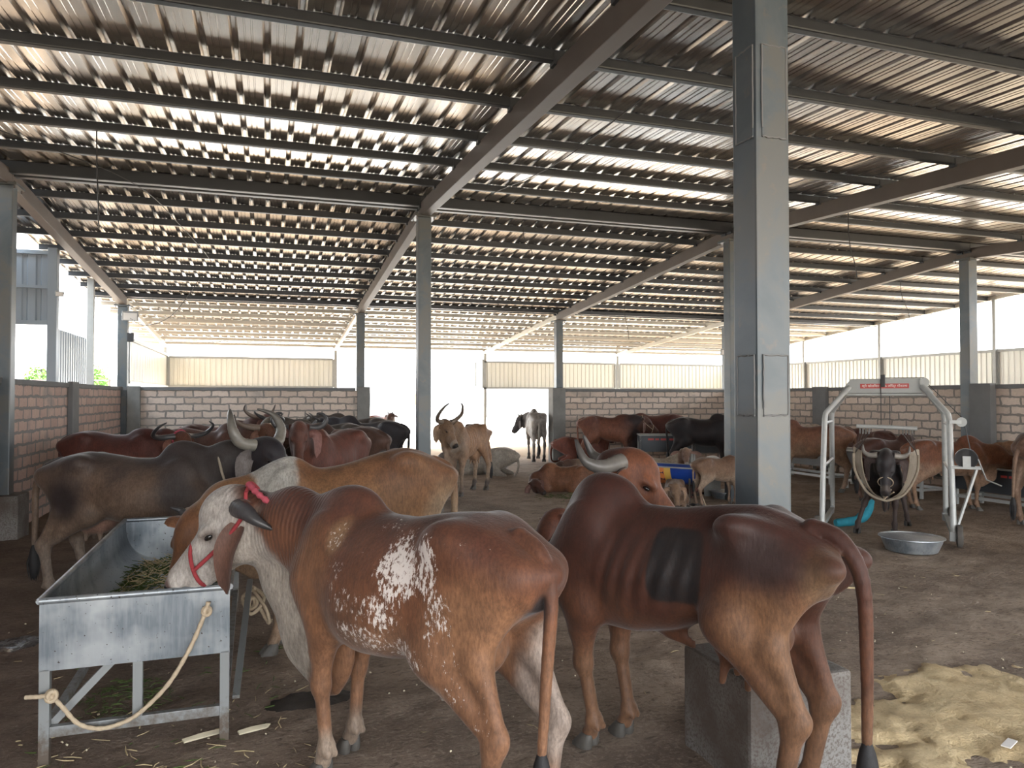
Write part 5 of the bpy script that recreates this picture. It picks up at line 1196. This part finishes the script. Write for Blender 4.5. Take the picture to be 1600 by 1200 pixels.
for (x0, y0_, z0_), (x1, z1_), w in (((-1.69, 8.46, 4.42), (-1.66, 3.47), 'upper left roof, above the grey cow'), ((-1.69, 12.36, 4.40), (-1.66, 3.86), 'left roof beyond the ridge'), ((3.92, 11.32, 4.48), (4.07, 4.06), 'roof right of the centre column'), ((8.145, 16.08, 4.13), (8.265, 3.12), 'rear roof left of the large column'), ((8.21, 8.88, 4.44), (8.36, 3.49), 'roof just right of the large column'), ((13.34, 12.88, 4.37), (13.57, 3.48), 'right roof above the hoist')):
    tag(MB().tube(spline([(x0, y0_, roof_z(y0_)+.004), (x0+.01, y0_, (z0_*.6+z1_*.4)), (x1*.8+x0*.2, y0_, z0_*.2+z1_*.8), (x1, y0_, z1_)], 5), .007, 6).build('hanging_cable', M['wire'], sm=60), 'black cable end hanging from the ' + w, 'cable', 'hanging cables')
tag(MB().tube(spline([(-4.2, 6.0, 4.36), (-2.9, 8.2, 4.40), (-1.7, 10.3, 4.44), (-1.3, 12.5, 4.36), (-1.0, 14.6, 4.2)], 8), .006, 6).build('hanging_cable', M['wire'], sm=60), 'long thin cable running along the left roof bay', 'cable', 'hanging cables')
tag(MB().tube(spline([(-2.9, 18.0, 3.45), (-2.5, 17.4, 3.25), (-1.9, 16.8, 3.45), (-1.3, 16.2, roof_z(16.2)+.004)], 8), .007, 6).build('hanging_cable', M['wire'], sm=60), 'drooping cable feeding the left rear floodlight', 'cable', 'hanging cables')
tag(MB().tube(spline([(3.0, 5.6, 4.25), (2.9, 7.3, 4.2), (2.8, 9.4, 4.42)], 8), .006, 6).build('hanging_cable', M['wire'], sm=60), 'thin cable crossing the roof between centre beam and large column', 'cable', 'hanging cables')

# ================================================================ outside the shed
M['yard'] = simple('white_lime_yard', (.78, .76, .72), .9, 0, .06, 1)
tag(MB().box((-40, 29.5, -.05), (60, 110, 0.0)).build('yard_paving', M['yard']), kind='structure')
B0 = empty('low_building', (0, 66, 0)); tag(B0, 'long white low building beyond the yard with a strip of windows', 'building')
M['bwall'] = simple('white_building_wall', (.80, .80, .79), .8, 0, .04, .5); M['bwin'] = simple('dim_window', (.16, .17, .18), .3); M['bbrown'] = simple('brown_door', (.36, .20, .13), .6)
MB().box((-22, 0, 0), (34, 10, 3.48)).build('wall', M['bwall'], B0)
MB().box((-22.4, -2.2, 2.3), (34.4, 10, 2.5)).build('canopy', M['bwall'], B0)
rn = random.Random(11); x = -6.0
while x < 22:
    w_ = rn.uniform(.8, 1.7); MB().box((x, -.06, 1.05), (x+w_, .02, 2.1)).build('window', rn.choice([M['bwin'], M['bwin'], M['bbrown'], M['lamp_grey']]), B0); x += w_+rn.uniform(.3, 1.2)
MB().box((-6, -1.9, .92), (19, -1.8, 1.02)).build('sill_rail', M['lamp_grey'], B0)
RL = empty('roof_railing', (0, 64.5, 4.0)); tag(RL, 'dark railing and pipes along the roof edge of the white building', 'railing')
for z in (.02, .22): MB().box((-14, -.03, z), (16, .03, z+.06)).build('rail', M['rubber'], RL)
for k in range(16):
    MB().box((-14+2*k, -.05, 0), (-13.9+2*k, .05, .45)).build('post', M['rubber'], RL)
tag(MB().box((-14, 64.1, 3.5), (16, 66.2, 4.0)).build('parapet', M['bwall']), 'white parapet carrying the roof railing', 'parapet')
tag(MB().box((8.5, 30.0, .42), (14.5, 30.6, .50)).build('concrete_bench', M['yard'], bevel=.01), 'long pale slab bench outside the rear gateway', 'bench')
for q in (8.9, 11.4, 14.0): tag(MB().box((q, 30.05, -.02), (q+.4, 30.5, .42)).build('bench_block', M['brick_pale']), 'stone block holding up the slab bench, %s' % {8.9: 'left', 11.4: 'middle', 14.0: 'right'}[q], 'block')
def tree(x, y, h_, r, n, seed, label):
    t = empty('tree', (x, y, 0)); tag(t, label, 'tree', 'trees outside'); rn = random.Random(seed)
    MB().tube(spline([(0, 0, -.1), (.05, 0, h_*.3), (-.05, .05, h_*.6), (.1, 0, h_*.85)], 5), [.08]*6+[.06]*5+[.03]*5, 8).build('trunk', M['rubber'], t, sm=60)
    br = MB()
    for k in range(9):
        a = rn.uniform(0, 6.28); z = h_*rn.uniform(.35, .75); br.tube(spline([(0, 0, z), (math.cos(a)*r*.5, math.sin(a)*r*.5, z+.3), (math.cos(a)*r*.85, math.sin(a)*r*.85, z+.55)], 4), [.03]*4+[.02]*4+[.01], 5)
    br.build('branches', M['rubber'], t, sm=60)
    V = []; F = []
    for i in range(n):
        a = rn.uniform(0, 6.28); b = rn.uniform(-1, 1); q = rn.random()**.45*r; s = math.sqrt(1-b*b)
        c = Vector((q*s*math.cos(a), q*s*math.sin(a), h_*.68+q*b*1.35)); d = Vector((rn.gauss(0,1), rn.gauss(0,1), rn.gauss(0,.6))).normalized(); e = d.orthogonal().normalized()
        l = rn.uniform(.06, .12); k = len(V); V += [c-d*l, c+e*l*.4, c+d*l, c-e*l*.4]; F.append((k, k+1, k+2, k+3))
    MB().add(V, F).build('foliage', M['leaf'], t)
M['leaf'] = simple('bright_leaf', (.16, .30, .06), .6, 0, .4, 3)
p = P(-17.0, 30); tree(p.x, p.y, 3.3, .62, 2600, 1, 'small bright green tree beyond the wall, right of the corrugated sheet')
p = P(-19.2, 30); tree(p.x, p.y, 3.4, .55, 1500, 2, 'sparse green tree beyond the wall, left of the outer column')
fn = empty('wire_fence', (0, 0, 0)); tag(fn, 'thin wire fence outside the left wall', 'fence')
a = P(-24, 26); b = P(-13, 27.5)
for z in (1.3, 2.35): MB().tube([(a.x, a.y, z), (b.x, b.y, z)], .02, 6).build('wire', M['rafter'], fn)
for k in range(7): c = a.lerp(b, k/6); MB().tube([(c.x, c.y, -.05), (c.x, c.y, 2.4)], .035, 6).build('fence_post', M['rafter'], fn)
